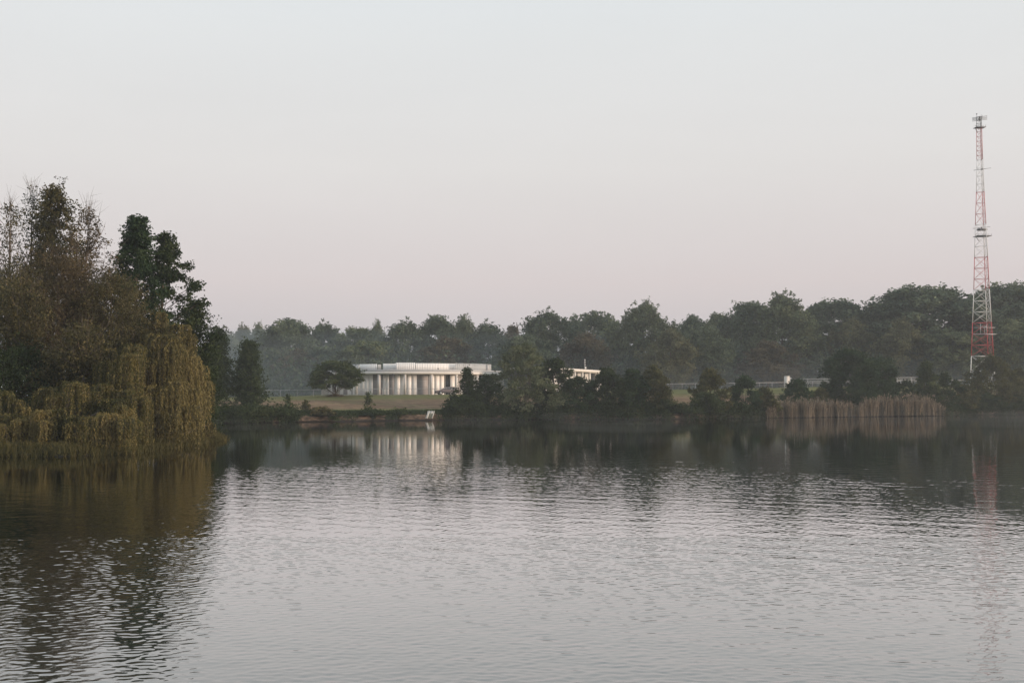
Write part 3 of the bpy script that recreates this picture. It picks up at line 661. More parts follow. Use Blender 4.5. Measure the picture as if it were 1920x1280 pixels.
tag(Cg.build('bank_undergrowth', M['leaf_dark']), kind='stuff')
# reeds
rw = np.random.default_rng(22)
Rg = Geo()
n = 7000
px = rw.uniform(1436, 1772, n)
px = px[(np.abs(px - 1604) > 6) | (rw.random(n) < .15)]
pos = []
for p in px:
    D = 215.0; s = rw.uniform(-1.1, .7)
    for _ in range(4): D = float(shore(np.array(X(p, D)))) + s
    pos.append((X(p, D), D, -.05))
pos = np.array(pos); n = len(pos)
env = np.interp(px, [1436, 1460, 1480, 1520, 1590, 1612, 1625, 1660, 1690, 1712, 1735, 1750, 1772], [1.6, 2.6, 3.2, 3.3, 2.9, 2.6, 3.5, 3.9, 3.5, 4.0, 4.2, 3.2, 2.0])
env = env * .93 * (1 + .09 * np.sin(px * .55) + .07 * np.sin(px * .21))
hh = env * np.clip(rw.normal(.8, .17, n), .3, 1.12)
lean = rw.normal(0, .085, (n, 2)); az = rw.uniform(0, 6.28, n); w = rw.uniform(.018, .042, n)
b = np.column_stack([np.cos(az), np.sin(az), np.zeros(n)]) * w[:, None]
m_ = pos + np.column_stack([lean[:, 0] * hh * .4, lean[:, 1] * hh * .4, hh * .6]); tp = pos + np.column_stack([lean[:, 0] * hh * 1.2, lean[:, 1] * hh, hh])
ti = np.clip(rw.normal(.5, .22, n), .22, 1)
wl = pos + (m_ - pos) * rw.uniform(.02, .16, n)[:, None]
Rg.add_quads(np.stack([pos - b, pos + b, wl + b, wl - b], 1), ti * .12)      # damp stem feet, darkened further to paint in the waterline shade
Rg.add_quads(np.stack([wl - b, wl + b, m_ + b * .8, m_ - b * .8], 1), ti)
Rg.add_quads(np.stack([m_ - b * .8, m_ + b * .8, tp + b * .6, tp - b * .6], 1), ti)
for _ in range(2):      # dry blades
    st = pos + np.column_stack([lean[:, 0] * hh * .3, lean[:, 1] * hh * .3, hh * rw.uniform(.3, .85, n)])
    e = st + np.column_stack([rw.normal(0, .22, n), rw.normal(0, .22, n), rw.uniform(.2, .6, n)])
    Rg.add_quads(np.stack([st - b * .6, st + b * .6, e + b * .1, e - b * .1], 1), ti)
pk = rw.random(n) < .35                      # feathery seed heads on the taller stems
for _ in range(5):
    k_ = int(pk.sum()); st = tp[pk] - np.column_stack([np.zeros(k_), np.zeros(k_), rw.uniform(0, .3, k_)])
    e = st + np.column_stack([rw.normal(0, .1, k_), rw.normal(0, .1, k_), rw.uniform(.08, .25, k_)])
    Rg.add_quads(np.stack([st - b[pk], st + b[pk], e + b[pk] * .3, e - b[pk] * .3], 1), np.clip(ti[pk] + .12, 0, 1))
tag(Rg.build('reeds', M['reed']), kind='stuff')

# ------------------------------------------------------------------ forest behind the lawn
def proto(seed, leafm, **kw):
    base = dict(bz=.95, flat=1.0, cb=.12, boughs=64, bsize=.36, kc=16, nl=44, leaf=.5, sig=.5, tr=.3, rise=.5, asym=.1, rmin=.5)
    base.update(kw)
    T, C = tree_meshes(seed, 20.0, 7.0, **base)
    return T.build('trunk', M['bark'], mesh_only=True), C.build('crown', M[leafm], mesh_only=True)
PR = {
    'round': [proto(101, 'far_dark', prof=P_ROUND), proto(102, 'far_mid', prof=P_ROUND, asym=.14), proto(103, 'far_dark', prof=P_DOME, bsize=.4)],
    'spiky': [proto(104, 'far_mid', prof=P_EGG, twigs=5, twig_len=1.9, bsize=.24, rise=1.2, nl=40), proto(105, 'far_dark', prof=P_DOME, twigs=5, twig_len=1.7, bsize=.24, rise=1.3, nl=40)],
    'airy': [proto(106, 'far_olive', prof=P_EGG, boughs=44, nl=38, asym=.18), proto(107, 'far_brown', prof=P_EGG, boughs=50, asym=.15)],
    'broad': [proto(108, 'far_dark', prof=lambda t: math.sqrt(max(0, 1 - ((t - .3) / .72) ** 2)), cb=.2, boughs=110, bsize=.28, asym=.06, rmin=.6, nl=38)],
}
FG = 'trees of the wood behind the lawn'
used = {}
def forest(name, label, px, top, Rpx, kind, D, k=0):
    x = X(px, D); z = gz(x, D) - .1
    H = Z(top, D) - z
    t, c = PR[kind][k % len(PR[kind])]
    i = used[kind] = used.get(kind, 0) + 1
    o = thing(name, label, 'tree', (x, D, z), i * 1.7, FG)
    r = 1.3 * Rpx * D / F / 7.0
    o.scale = (r, r, H / 20.0)
    link('trunk', t, o); link('crown', c, o)
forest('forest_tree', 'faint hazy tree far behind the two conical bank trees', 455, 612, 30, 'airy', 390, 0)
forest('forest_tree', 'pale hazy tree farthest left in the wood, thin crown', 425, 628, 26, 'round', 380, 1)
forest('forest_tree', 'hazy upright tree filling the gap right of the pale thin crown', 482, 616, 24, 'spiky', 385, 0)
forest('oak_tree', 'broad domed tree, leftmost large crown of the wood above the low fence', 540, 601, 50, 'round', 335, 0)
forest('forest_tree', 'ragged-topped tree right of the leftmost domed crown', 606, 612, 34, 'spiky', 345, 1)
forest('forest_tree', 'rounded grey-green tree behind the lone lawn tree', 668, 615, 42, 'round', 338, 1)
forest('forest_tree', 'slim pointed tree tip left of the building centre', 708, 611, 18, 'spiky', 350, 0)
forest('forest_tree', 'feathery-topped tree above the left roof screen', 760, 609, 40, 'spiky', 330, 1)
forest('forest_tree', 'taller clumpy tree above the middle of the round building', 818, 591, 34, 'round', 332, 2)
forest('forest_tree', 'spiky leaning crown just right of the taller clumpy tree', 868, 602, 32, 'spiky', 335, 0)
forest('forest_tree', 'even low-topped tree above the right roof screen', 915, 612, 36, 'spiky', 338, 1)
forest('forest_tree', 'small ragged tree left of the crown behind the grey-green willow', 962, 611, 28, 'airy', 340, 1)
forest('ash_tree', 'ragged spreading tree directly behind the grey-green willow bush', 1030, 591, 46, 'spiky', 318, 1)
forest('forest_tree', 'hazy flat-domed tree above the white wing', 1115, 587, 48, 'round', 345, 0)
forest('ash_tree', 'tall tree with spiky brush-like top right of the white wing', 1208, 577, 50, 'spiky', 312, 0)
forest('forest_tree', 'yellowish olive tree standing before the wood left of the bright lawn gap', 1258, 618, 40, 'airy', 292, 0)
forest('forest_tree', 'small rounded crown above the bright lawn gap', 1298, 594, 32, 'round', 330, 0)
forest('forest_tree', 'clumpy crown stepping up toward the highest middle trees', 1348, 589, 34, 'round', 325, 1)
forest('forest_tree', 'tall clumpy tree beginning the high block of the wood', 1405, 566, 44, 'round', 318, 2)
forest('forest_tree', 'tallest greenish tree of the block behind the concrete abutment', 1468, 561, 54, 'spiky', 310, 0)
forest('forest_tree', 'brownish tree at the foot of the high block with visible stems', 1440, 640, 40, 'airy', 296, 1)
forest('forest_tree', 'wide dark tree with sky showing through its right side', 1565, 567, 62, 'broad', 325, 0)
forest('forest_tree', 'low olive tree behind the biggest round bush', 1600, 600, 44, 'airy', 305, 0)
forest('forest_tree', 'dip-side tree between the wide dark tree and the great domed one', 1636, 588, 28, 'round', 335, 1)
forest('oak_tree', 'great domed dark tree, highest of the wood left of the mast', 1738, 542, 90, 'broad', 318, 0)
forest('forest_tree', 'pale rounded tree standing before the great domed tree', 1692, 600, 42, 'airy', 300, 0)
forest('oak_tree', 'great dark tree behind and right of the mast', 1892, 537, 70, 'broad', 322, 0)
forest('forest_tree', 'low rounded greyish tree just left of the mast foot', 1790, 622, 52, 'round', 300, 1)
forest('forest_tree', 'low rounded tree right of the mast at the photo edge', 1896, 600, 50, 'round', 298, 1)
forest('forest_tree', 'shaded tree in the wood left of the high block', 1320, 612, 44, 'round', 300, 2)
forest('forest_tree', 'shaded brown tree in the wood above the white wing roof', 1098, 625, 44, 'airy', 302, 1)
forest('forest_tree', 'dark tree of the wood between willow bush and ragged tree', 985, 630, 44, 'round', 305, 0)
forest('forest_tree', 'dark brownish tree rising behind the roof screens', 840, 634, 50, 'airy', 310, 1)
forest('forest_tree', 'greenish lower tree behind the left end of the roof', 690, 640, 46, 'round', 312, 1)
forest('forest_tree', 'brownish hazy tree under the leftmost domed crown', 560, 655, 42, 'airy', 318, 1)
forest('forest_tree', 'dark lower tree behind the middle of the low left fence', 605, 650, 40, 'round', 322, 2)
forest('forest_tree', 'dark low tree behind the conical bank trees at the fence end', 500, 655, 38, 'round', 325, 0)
# dense growth on the wood floor
U = Geo(); rw = np.random.default_rng(77)
nC = 2600
px = rw.uniform(330, 2010, nC); Dc = rw.uniform(296, 352, nC)
for p, d in zip(px, Dc):
    x = X(p, d); z0 = gz(x, d)
    n = 34
    c = np.array([x, d, z0]) + rw.normal(0, 1, (n, 3)) * (1.7, 1.2, 0) + np.column_stack([np.zeros(n), np.zeros(n), np.abs(rw.normal(0, 1, n)) * 4.8])
    leaf_quads(U, rw, c, np.full(n, 1.0), np.clip(rw.normal(.35, .12) + rw.normal(0, .1, n), 0, 1), .6)
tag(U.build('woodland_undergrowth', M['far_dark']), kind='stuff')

# ------------------------------------------------------------------ round building
b = thing('round_building', 'white single-storey round pavilion with slim columns, flat roof and curved roof screens', 'building', (BCX, BCY, BZ))
RW = 18.2
def pol(r, a): return (r * math.sin(a), -r * math.cos(a))          # a = 0 faces the camera
def ringpoly(r, n=96): return [pol(r, -2 * math.pi * i / n) for i in range(n)][::-1]
SO = 4.17
g = Geo(); g.prism(ringpoly(19.95), SO, SO + .5); g.build('roof_slab', M['concrete_pale'], b)
g = Geo(); g.prism(ringpoly(19.8), SO + .503, SO + .93); g.build('roof_edge', M['flash'], b)
g = Geo(); g.prism(ringpoly(16.7), 0, SO - .003); g.build('core_wall', M['dark'], b)
g = Geo(); g.prism(ringpoly(19.9), -.25, .02); g.build('floor_slab', M['concrete'], b)
for i in range(23):
    a = i * 2 * math.pi / 23
    g = Geo(); x, y = pol(19.55, a); g.box((x, y, .02 + (SO - .023) / 2), (.5, .42, SO - .026), a); g.build('column', M['concrete'], b)
# wall bays (photo pixels of their edges)
WALL = [(671, 677, 'p'), (678.5, 686, 'p'), (687.5, 694.5, 'p'), (696, 704, 'p'), (704.4, 713, 'p'), (713.3, 726, 's'), (732, 736.5, 'p'), (737.5, 744, 'p'),
        (744.3, 753.8, 's'), (754.2, 764.5, 'p'), (765, 775, 'p'), (776, 785.3, 'p'), (786.2, 796, 'p'), (796.4, 816.6, 's'), (817.4, 827.6, 'p'),
        (828.6, 836.8, 'p'), (838, 846, 'p'), (848.5, 856, 'w'), (857, 866, 'p'), (867, 876, 's'), (877, 886, 'p'), (888, 896, 'w'), (897, 904, 'p'), (906, 914, 'w'), (914.6, 917.5, 'p'), (918, 925, 's')]
rb = np.random.default_rng(4)
def bay(a0, a1, k):
    p0, p1 = pol(RW, a0), pol(RW, a1)
    if k == 'p':
        j = rb.normal(0, .025)
        p0, p1 = pol(RW + j, a0), pol(RW - j, a1)
    cx, cy = (p0[0] + p1[0]) / 2, (p0[1] + p1[1]) / 2
    L = math.hypot(p1[0] - p0[0], p1[1] - p0[1]); rz = math.atan2(p1[1] - p0[1], p1[0] - p0[0])
    g = Geo(); top = SO - .12
    if k == 'p':
        g.box((cx, cy, .03 + top / 2), (L, .08, top - .04), rz)
        nrm = (math.sin(rz), -math.cos(rz))
        g.build('wall_panel', M['panel'], b)
    elif k == 's':
        g.box((cx, cy, .03 + top / 2), (L, .06, top - .04), rz)
        nrm = (math.sin(rz), -math.cos(rz))
        for h in np.arange(.25, top - .1, .28):
            g.box((cx + nrm[0] * .045, cy + nrm[1] * .045, h), (L * .96, .03, .05), rz)
        o = g.build('shutter', M['shutter'], b)
        h = Geo(); h.box((cx + nrm[0] * .06, cy + nrm[1] * .06, 2.75), (L * .98, .05, .09), rz); h.build('rail', M['flash'], o)
    else:
        g.box((cx, cy, .03 + top / 2), (L, .05, top - .04), rz); o = g.build('window', M['glass'], b)
        h = Geo(); t_ = (math.cos(rz), math.sin(rz))
        for s_ in (-1, 1): h.box((cx + t_[0] * s_ * (L / 2 + .03), cy + t_[1] * s_ * (L / 2 + .03), .03 + top / 2), (.06, .12, top - .04), rz)
        h.build('frame', M['flash'], o)
ASC = RW / (247.7 - RW * .93) * F
WALL.append((726.3, 731.7, 's')); WALL.sort()
for q in range(len(WALL) - 1):
    if WALL[q + 1][0] - WALL[q][1] < 2.2: WALL[q] = (WALL[q][0], WALL[q + 1][0] - .45, WALL[q][2])
for (p0, p1, k) in WALL:
    f_ = lambda p: math.asin(max(-.995, min(.995, (p - 775) / ASC)))
    bay(f_(p0), f_(p1), k)
a = f_(669)
seq = 'pspwpsppspwpsppwpspppspwpspp'; i = 0
a0 = a
while a0 > -2 * math.pi + f_(926) + .08:
    bay(a0 - .068, a0, seq[i % len(seq)]); a0 -= .073; i += 1
# roof screens
def screen(p0, p1, r, y_top, mm, name, seg=10, off=0.0, cen=None, h1=None):
    Ds = 247.7 - r * .95
    k = r / Ds * F
    f2 = lambda p: math.asin(max(-.999, min(.999, (p - 775) / k)))
    an = np.linspace(f2(p0), f2(p1), seg + 1)
    g = Geo(); zb = SO + .933
    zt = Z(y_top, Ds) - BZ
    for i in range(seg):
        q0, q1 = pol(r, an[i]), pol(r, an[i + 1])
        L = math.hypot(q1[0] - q0[0], q1[1] - q0[1]); rz = math.atan2(q1[1] - q0[1], q1[0] - q0[0])
        g.box(((q0[0] + q1[0]) / 2, (q0[1] + q1[1]) / 2, (zb + zt) / 2), (L + .004, .05, zt - zb), rz)
    return g.build(name, M[mm], b)
screen(640, 684, 18.2, 682.3, 'screen', 'roof_screen')
screen(684, 719, 17.0, 682.0, 'panel', 'roof_screen')
screen(719.5, 726, 16.2, 683.2, 'concrete_pale', 'roof_screen', 3)
screen(731, 758, 16.9, 681.6, 'panel', 'roof_screen')
screen(756, 792, 17.6, 679.9, 'panel', 'roof_screen')
screen(792, 867, 16.9, 680.8, 'panel', 'roof_screen', 26)
screen(866, 932.5, 18.0, 679.9, 'screen', 'roof_screen', 24)
for (p0, p1, yt) in ((874, 884, 683), (894, 904, 684.5), (905, 909, 684), (911, 917, 684.5), (668, 676, 685), (858, 866, 682.5)):
    D = 240; x0 = X((p0 + p1) / 2, D) - BCX; zt = Z(yt, D) - BZ
    g = Geo(); w = (p1 - p0) * D / F; zb = SO + .933
    g.box((x0, D - BCY, (zb + zt) / 2), (w, 1.2, zt - zb))
    g.box((x0, D - BCY, zt + .04), (w + .1, 1.3, .07)); g.build('roof_unit', M['flash'], b)
g = Geo(); x0 = X(821.5, 230.5) - BCX; g.box((x0, 230.5 - BCY, SO + 1.15), (.3, .2, .18)); g.box((x0, 230.5 - BCY, SO + 1.0), (.06, .06, .14)); g.build('roof_lamp', M['steel_dark'], b)

# ------------------------------------------------------------------ straight white wing
A, B = np.array([X(1030, 230), 230.0]), np.array([X(1142, 263), 263.0])
wd = (B - A) / np.linalg.norm(B - A); wn = np.array([wd[1], -wd[0]]); WL = np.linalg.norm(B - A); wrz = math.atan2(wd[1], wd[0])
wz = gz(*A) - .1
w = thing('white_wing', 'white flat-roofed straight building wing with close columns behind the bank bushes', 'building', (A[0], A[1], wz), wrz)
wt = Z(691, 241) - wz
g = Geo(); g.box((WL / 2, 4.5, wt - .3), (WL + .8, 10.2, .6)); g.build('roof_slab', M['concrete_pale'], w)
g = Geo(); g.box((WL / 2, 5.2, (wt - .61) / 2), (WL, 8.0, wt - .62)); g.build('core_wall', M['dark'], w)
nb_ = 8
for i in range(nb_ + 1):
    g = Geo(); g.box((i * WL / nb_, -.25, (wt - .605) / 2), (.45, .4, wt - .61)); g.build('column', M['concrete_pale'], w)
for i in range(nb_):
    x0 = i * WL / nb_ + .4; bw = WL / nb_ - .8
    if i == 6:
        g = Geo(); g.box((x0 + bw / 2, 1.05, (wt - .7) / 2), (bw, .06, wt - .75)); g.build('window', M['glass'], w)
    else:
        for (f0, f1) in ((0, .58), (.68, 1.0)):
            g = Geo(); g.box((x0 + bw * (f0 + f1) / 2, 1.02, (wt - .7) / 2), (bw * (f1 - f0), .08, wt - .75))
            for q in np.arange(x0 + bw * f0 + .2, x0 + bw * f1 - .1, .4): g.box((q, .965, (wt - .7) / 2), (.04, .03, wt - .8))
            g.build('wall_panel', M['panel'], w)
# instrument mast on its roof
D = 246; p = at(1097, 692, D)
wm = thing('weather_mast', 'short white instrument mast on the roof of the straight wing', 'mast', (p[0], D + .5, wz + wt))
g = Geo(); g.bar((0, 0, 0), (0, 0, 2.0), .05, 6); g.build('pole', M['white'], wm)
g = Geo(); g.box((.12, 0, .3), (.35, .3, .45)); g.build('housing', M['panel'], wm)
g = Geo(); g.tube([(0, 0, 1.95), (0, 0, 2.15), (0, 0, 2.2)], [.09, .11, .04], 8); g.bar((-.18, 0, 1.55), (.18, 0, 1.55), .025); g.bar((.02, 0, .9), (.2, 0, .95), .03); g.build('sensor', M['white'], wm)

# lamp post in front of the round building
D = 222.5; x = X(737, D); z = gz(x, D)
lp = thing('lamp_post', 'thin dark lamp post in front of the round white building', 'lamp post', (x, D, z))
hh = Z(701, D) - z
g = Geo(); g.tube([(0, 0, -.2), (0, 0, .8), (0, 0, hh)], [.07, .06, .045], 6); g.build('post', M['steel_dark'], lp)
g = Geo(); g.box((0, -.12, hh + .04), (.2, .5, .1)); g.build('lamp_head', M['steel_dark'], lp)

# ------------------------------------------------------------------ fences
def fence(name, label, path, h, spacing, mesh=True, rails=(1.0,)):
    path = np.array(path, float)
    seg = np.linalg.norm(np.diff(path, axis=0), axis=1); cum = np.concatenate([[0], np.cumsum(seg)])
    n = int(cum[-1] / spacing); t = np.linspace(0, cum[-1], n + 1)
    x = np.interp(t, cum, path[:, 0]); y = np.interp(t, cum, path[:, 1]); z = np.array([gz(a, b_) for a, b_ in zip(x, y)])
    o = thing(name, label, 'fence', (x[0], y[0], z[0]))
    P = np.column_stack([x - x[0], y - y[0], z - z[0]])
    for p in P:
        g = Geo(); g.tube([p + (0, 0, -.2), p + (0, 0, h)], [.045, .045], 6); g.build('post', M['steel'], o)
    for r in rails:
        g = Geo(); g.tube(P + np.array([0, 0, h * r + .01]), np.full(len(P), .05), 6); g.build('rail', M['steel'], o)
    if mesh:
        g = Geo()
        for a, b_ in zip(P[:-1], P[1:]):
            L = np.linalg.norm(b_ - a); k = int(L / .3)
            for j in range(k):
                f0 = j / k
                for (f1, up) in ((min(1, f0 + h * .9 / L), 1), (max(0, f0 - h * .9 / L), 1)):
                    e = abs(f1 - f0) * L
                    q0 = a + (b_ - a) * f0 + (0, 0, .05); q1 = a + (b_ - a) * f1 + (0, 0, .05 + e)
                    g.tube([q0, q1], [.0035, .0035], 3)
            for hh in (.06, h * .5): g.tube([a + (0, 0, hh), b_ + (0, 0, hh)], [.005, .005], 3)
        g.build('wire_mesh', M['steel'], o)
    return o
fp = [(X(425, 209), 209), (X(500, 212), 212), (X(600, 218), 218), (X(700, 221), 221), (X(830, 221.5), 221.5), (X(900, 223), 223), (X(1000, 226), 226), (X(1100, 229), 229), (X(1280, 238), 238), (X(1471, 249.5), 249.5)]
fence('rail_fence', 'long low galvanised rail fence along the lawn crest past the building', fp, 1.22, 3.3)
fence('rail_fence', 'higher rail fence behind the abutment, seen above the nearer right fence', [(X(1484, 262), 262), (X(1560, 266), 266), (X(1735, 279), 279)], 1.95, 4.2, False, (1.0, .55))
fence('rail_fence', 'low rail fence behind the reeds and bushes running to the right edge', [(X(1498, 256), 256), (X(1600, 261), 261), (X(1785, 275), 275), (X(1960, 296), 296)], 1.35, 3.6)
# concrete abutment
D = 250; p0 = at(1471, 727, D); z = gz(p0[0], D)
ab = thing('concrete_abutment', 'pale concrete abutment slab with sloping wing where the long fence ends', 'abutment', (p0[0], D, z))
k = D / F; zt = Z(705.5, D) - z
g = Geo(); g.box((4.5 * k, 0, zt / 2 - .2), (9 * k, .5, zt + .4)); g.box((4.5 * k, 0, zt + .05), (9.6 * k, .6, .1)); g.build('slab', M['concrete_pale'], ab)
g = Geo()
pl = [(9.2 * k, -.3), (26 * k, -.3), (26 * k, Z(718, D) - z - .1), (21 * k, Z(715, D) - z), (9.2 * k, zt - .1)]
g.add([(x, -.2, zz) for x, zz in pl] + [(x, .2, zz) for x, zz in pl], [(0, 1, 2, 3, 4), (9, 8, 7, 6, 5)] + [(i, i + 5, (i + 1) % 5 + 5, (i + 1) % 5) for i in range(5)])
g.build('wing_wall', M['concrete_pale'], ab)

# ------------------------------------------------------------------ leaning board on the bank
D = 182.0
for _ in range(6): D = float(shore(np.array(X(806, D))))
T0, T1, B1, B0 = at(802.3, 770.8, D + 1.5), at(815, 770.8, D + 1.5), at(810.8, 784.2, D - .1), at(797.8, 784.2, D - .1)
bo = thing('leaning_board', 'skewed white-framed board leaning on the earth bank above the water', 'board', tuple(B0))
T0, T1, B1 = T0 - B0, T1 - B0, B1 - B0; O = np.zeros(3)
nm = unit(np.cross(B1 - O, T0 - O)); nm = nm if nm[1] < 0 else -nm
def slab(geo, a, b_, c, d, t):
    vs = [a, b_, c, d, a + nm * t, b_ + nm * t, c + nm * t, d + nm * t]
    geo.add(vs, [(0, 3, 2, 1), (4, 5, 6, 7), (0, 1, 5, 4), (1, 2, 6, 5), (2, 3, 7, 6), (3, 0, 4, 7)])
L2 = lambda u, v: O + (B1 - O) * u + (T0 - O) * v
g = Geo(); slab(g, L2(0, 0), L2(1, 0), L2(1, 1), L2(0, 1), .05); g.build('board', M['slime'], bo)
g = Geo(); slab(g, L2(-.02, 0), L2(.34, 0), L2(.34, 1), L2(-.02, 1), .085); g.build('plank', M['plank'], bo)
g = Geo(); slab(g, L2(.345, .62), L2(.86, .62), L2(.86, 1), L2(.345, 1), .075); g.build('plank', M['plank'], bo)
g = Geo(); slab(g, L2(.87, 0), L2(1.02, 0), L2(1.02, 1), L2(.87, 1), .09); g.build('edge_strip', M['plank'], bo)
for u in (.06, .94):
    g = Geo(); q = L2(u, .1); g.bar(q + (0, .1, -.9), q + (0, .1, .02), .05, 6); g.build('stake', M['bark'], bo)

# ------------------------------------------------------------------ parked car (nose to the left)
def hull(sections):      # list of (x, half-width list, z list) rings -> skin
    pass
D = 224.6; cx = X(838, D)
car = thing('parked_car', 'dull mauve-grey estate car parked nose left before the white building', 'car', (cx, D, BZ - .0), R_(14))
SIDE = [(-2.28, .35), (-2.3, .62), (-2.22, .80), (-1.95, .90), (-1.15, 1.02), (-.45, 1.42), (.0, 1.53), (1.0, 1.54), (1.75, 1.44), (2.15, 1.02), (2.25, .75), (2.22, .36)]
def side_strip(pts, hw, name, m, par, inset=0.0):
    g = Geo(); n = len(pts); vs = []
    for s_ in (-1, 1):
        for (x, z) in pts:
            k = 1 - .20 * max(0, (z - .95)) / .6 - (.12 if abs(x) > 2.1 else 0)
            vs.append((x, s_ * (hw * k + inset), z))
    fs = [tuple(range(n)), tuple(range(2 * n - 1, n - 1, -1))] + [(i, i + n, (i + 1) % n + n, (i + 1) % n) for i in range(n)]
    g.add(vs, fs); return g.build(name, m, par)
body = side_strip(SIDE, .88, 'body', M['carpaint'], car)
bv = body.modifiers.new('bevel', 'BEVEL'); bv.width = .05; bv.segments = 2; bv.limit_method = 'ANGLE'; bv.angle_limit = R_(25)
for (pts) in ([(-.98, 1.06), (-.42, 1.36), (-.22, 1.41), (-.2, 1.06)], [(-.12, 1.06), (-.12, 1.43), (.78, 1.45), (.8, 1.06)], [(.88, 1.06), (.87, 1.45), (1.55, 1.38), (1.78, 1.1)]):
    side_strip(pts, .88, 'window', M['glass'], car, .008)
g = Geo(); g.add([(-1.12, -.70, 1.06), (-1.12, .70, 1.06), (-.52, .64, 1.40), (-.52, -.64, 1.40)], [(0, 1, 2, 3)])
g.v[0] += np.array([-.03, 0, .02]); g.build('windscreen', M['glass'], car)
for x in (-1.42, 1.38):
    for s_ in (-1, 1):
        g = Geo(); yv = s_ * .80
        g.tube([(x, yv - .11, .34), (x, yv + .11, .34)], [.34, .34], 20); wh = g.build('wheel', M['tyre'], car)
        h = Geo(); h.tube([(x, yv + s_ * .112, .34), (x, yv + s_ * .13, .34)], [.22, .2], 16); h.build('rim', M['steel'], wh)
        h = Geo(); an = np.linspace(-.25, math.pi + .25, 14)
        h.tube([(x + .40 * math.cos(q), s_ * .872, .34 + .40 * math.sin(q)) for q in an], np.full(14, .05), 5); h.build('wheel_arch', M['tyre'], wh)
g = Geo(); g.box((-2.26, 0, .45), (.16, 1.5, .28)); g.box((2.24, 0, .5), (.14, 1.5, .3)); g.build('bumper', M['tyre'], car)
g = Geo(); g.box((-2.265, 0, .72), (.1, .8, .14)); g.build('grille', M['tyre'], car)
for s_ in (-1, 1):
    g = Geo(); g.box((-2.17, s_ * .62, .74), (.2, .28, .13)); g.build('headlight', M['lamp'], car)
    g = Geo(); g.box((-.85, s_ * .98, 1.07), (.16, .2, .13)); g.build('mirror', M['carpaint'], car)
    g = Geo(); g.bar((-.3, s_ * .6, 1.57), (1.6, s_ * .6, 1.56), .025); g.build('roof_rail', M['steel_dark'], car)
    g = Geo(); g.box((.1, s_ * .885, .45), (2.1, .03, .14)); g.build('side_trim', M['tyre'], car)

# ------------------------------------------------------------------ lattice mast
D = 285.0; pm = at(1846.5, 720, D); mz = gz(pm[0], D)
mast = thing('lattice_mast', 'tall red and white triangular lattice radio mast standing above the wood', 'radio mast', (pm[0], D, mz))
LEG = np.array([(-.61, .098), (.22, -.577), (.39, .478)])       # unit leg offsets as seen (left, right near, right far)
def width(y): return np.interp(y, [215, 330, 440, 545, 668, 725], [1.12, 1.42, 2.62, 3.52, 5.0, 5.6])
def legpt(i, y):
    w_ = width(y); return np.array([LEG[i, 0] * w_, LEG[i, 1] * w_, Z(y, D) - mz])
bounds = [(723, 667, 'white', 2), (667, 604.5, 'red', 3), (604.5, 543, 'white', 3), (543, 482, 'red', 3), (482, 421, 'white', 3), (421, 360, 'red', 3), (360, 300, 'white', 4), (300, 238, 'red', 7), (238, 219, 'steel_dark', 3)]
for (y0, y1, m, n) in bounds:
    g = Geo(); ys = np.linspace(y0, y1, n + 1)
    lw = np.interp(y0, [238, 723], [.055, .105])
    for i in range(3):
        g.bar(legpt(i, y0), legpt(i, y1), lw, 6)
        j = (i + 1) % 3
        for k in range(n):
            g.bar(legpt(i, ys[k]), legpt(j, ys[k + 1]), lw * .36, 4); g.bar(legpt(j, ys[k]), legpt(i, ys[k + 1]), lw * .36, 4)
            g.bar(legpt(i, ys[k + 1]) + (0, 0, -.06), legpt(j, ys[k + 1]) + (0, 0, -.06), lw * .55, 4)
    o = g.build('mast_section', M[m], mast); o['label'] = {'red': 'red painted mast section', 'white': 'white painted mast section', 'steel_dark': 'dark steel top section'}[m]
def mp(px, y, dy=0.0):
    p = at(px, y, D + dy); return p - np.array([pm[0], D, mz])
def platform(y, x0, x1):
    g = Geo(); w_ = (x1 - x0) * D / F; c = (mp(x0, y) + mp(x1, y)) / 2
    g.box(c, (w_, w_ * .8, .12)); g.box(c + (0, 0, .5), (w_, .06, .06)); 
    for s_ in (-1, 1): g.bar(c + (s_ * w_ * .45, -w_ * .4, 0), c + (s_ * w_ * .45, -w_ * .4, .5), .04)
    g.bar(c + (-w_ * .5, 0, 0), c + (-w_ * .22, 0, -1.3), .06)
    g.build('platform', M['steel_dark'], mast)
platform(239.5, 1827.5, 1846); platform(443, 1828.5, 1855.5)
g = Geo(); c = (mp(1833, 430.5) + mp(1849, 430.5)) / 2; g.box(c, (2.2, 1.2, .45)); g.build('equipment_box', M['steel_dark'], mast)
def rods(lst, r=.055):
    for (xa, ya, xb, yb, dy) in lst:
        g = Geo(); g.bar(mp(xa, ya, dy), mp(xb, yb, dy), r, 5)
        c = (mp(xa, ya, dy) + mp(xb, yb, dy)) / 2; g.box(c, (.3, .25, .3))
        e = np.array([0, 0, c[2]]); g.bar(c, e, r * .8, 4)
        g.build('antenna_rod', M['steel_dark'], mast)
rods([(1825.5, 319.5, 1858, 315, -1), (1824, 428.5, 1857, 425, -1.2)])
rods([(1822.5, 221.5, 1851, 217.5, -.8), (1823, 223.2, 1851, 220, .8), (1823, 225, 1850.5, 222, -.8), (1823, 227.5, 1850.5, 224, .9)], .065)
g = Geo()
for (xa, xb, yy, dy) in ((1825, 1868, 626.5, -3.2), (1826, 1866, 614, 2.4)): g.bar(mp(xa, yy, dy), mp(xb, yy, dy), .08, 5)
for xx in (1838.5, 1850): g.bar(mp(xx, 607, -3.2), mp(xx, 626, -3.2), .07, 5)
g.bar(mp(1838.5, 612, -3.2), mp(1850, 612, -3.2), .07, 5); g.bar(mp(1846, 626.5, -3.2), mp(1846, 626.5, 0), .06, 4); g.bar(mp(1846, 614, 2.4), mp(1846, 614, 0), .06, 4); g.bar(mp(1846, 614, 0), mp(1846, 626.5, 0), .06, 4)
g.build('antenna_frame', M['steel'], mast)
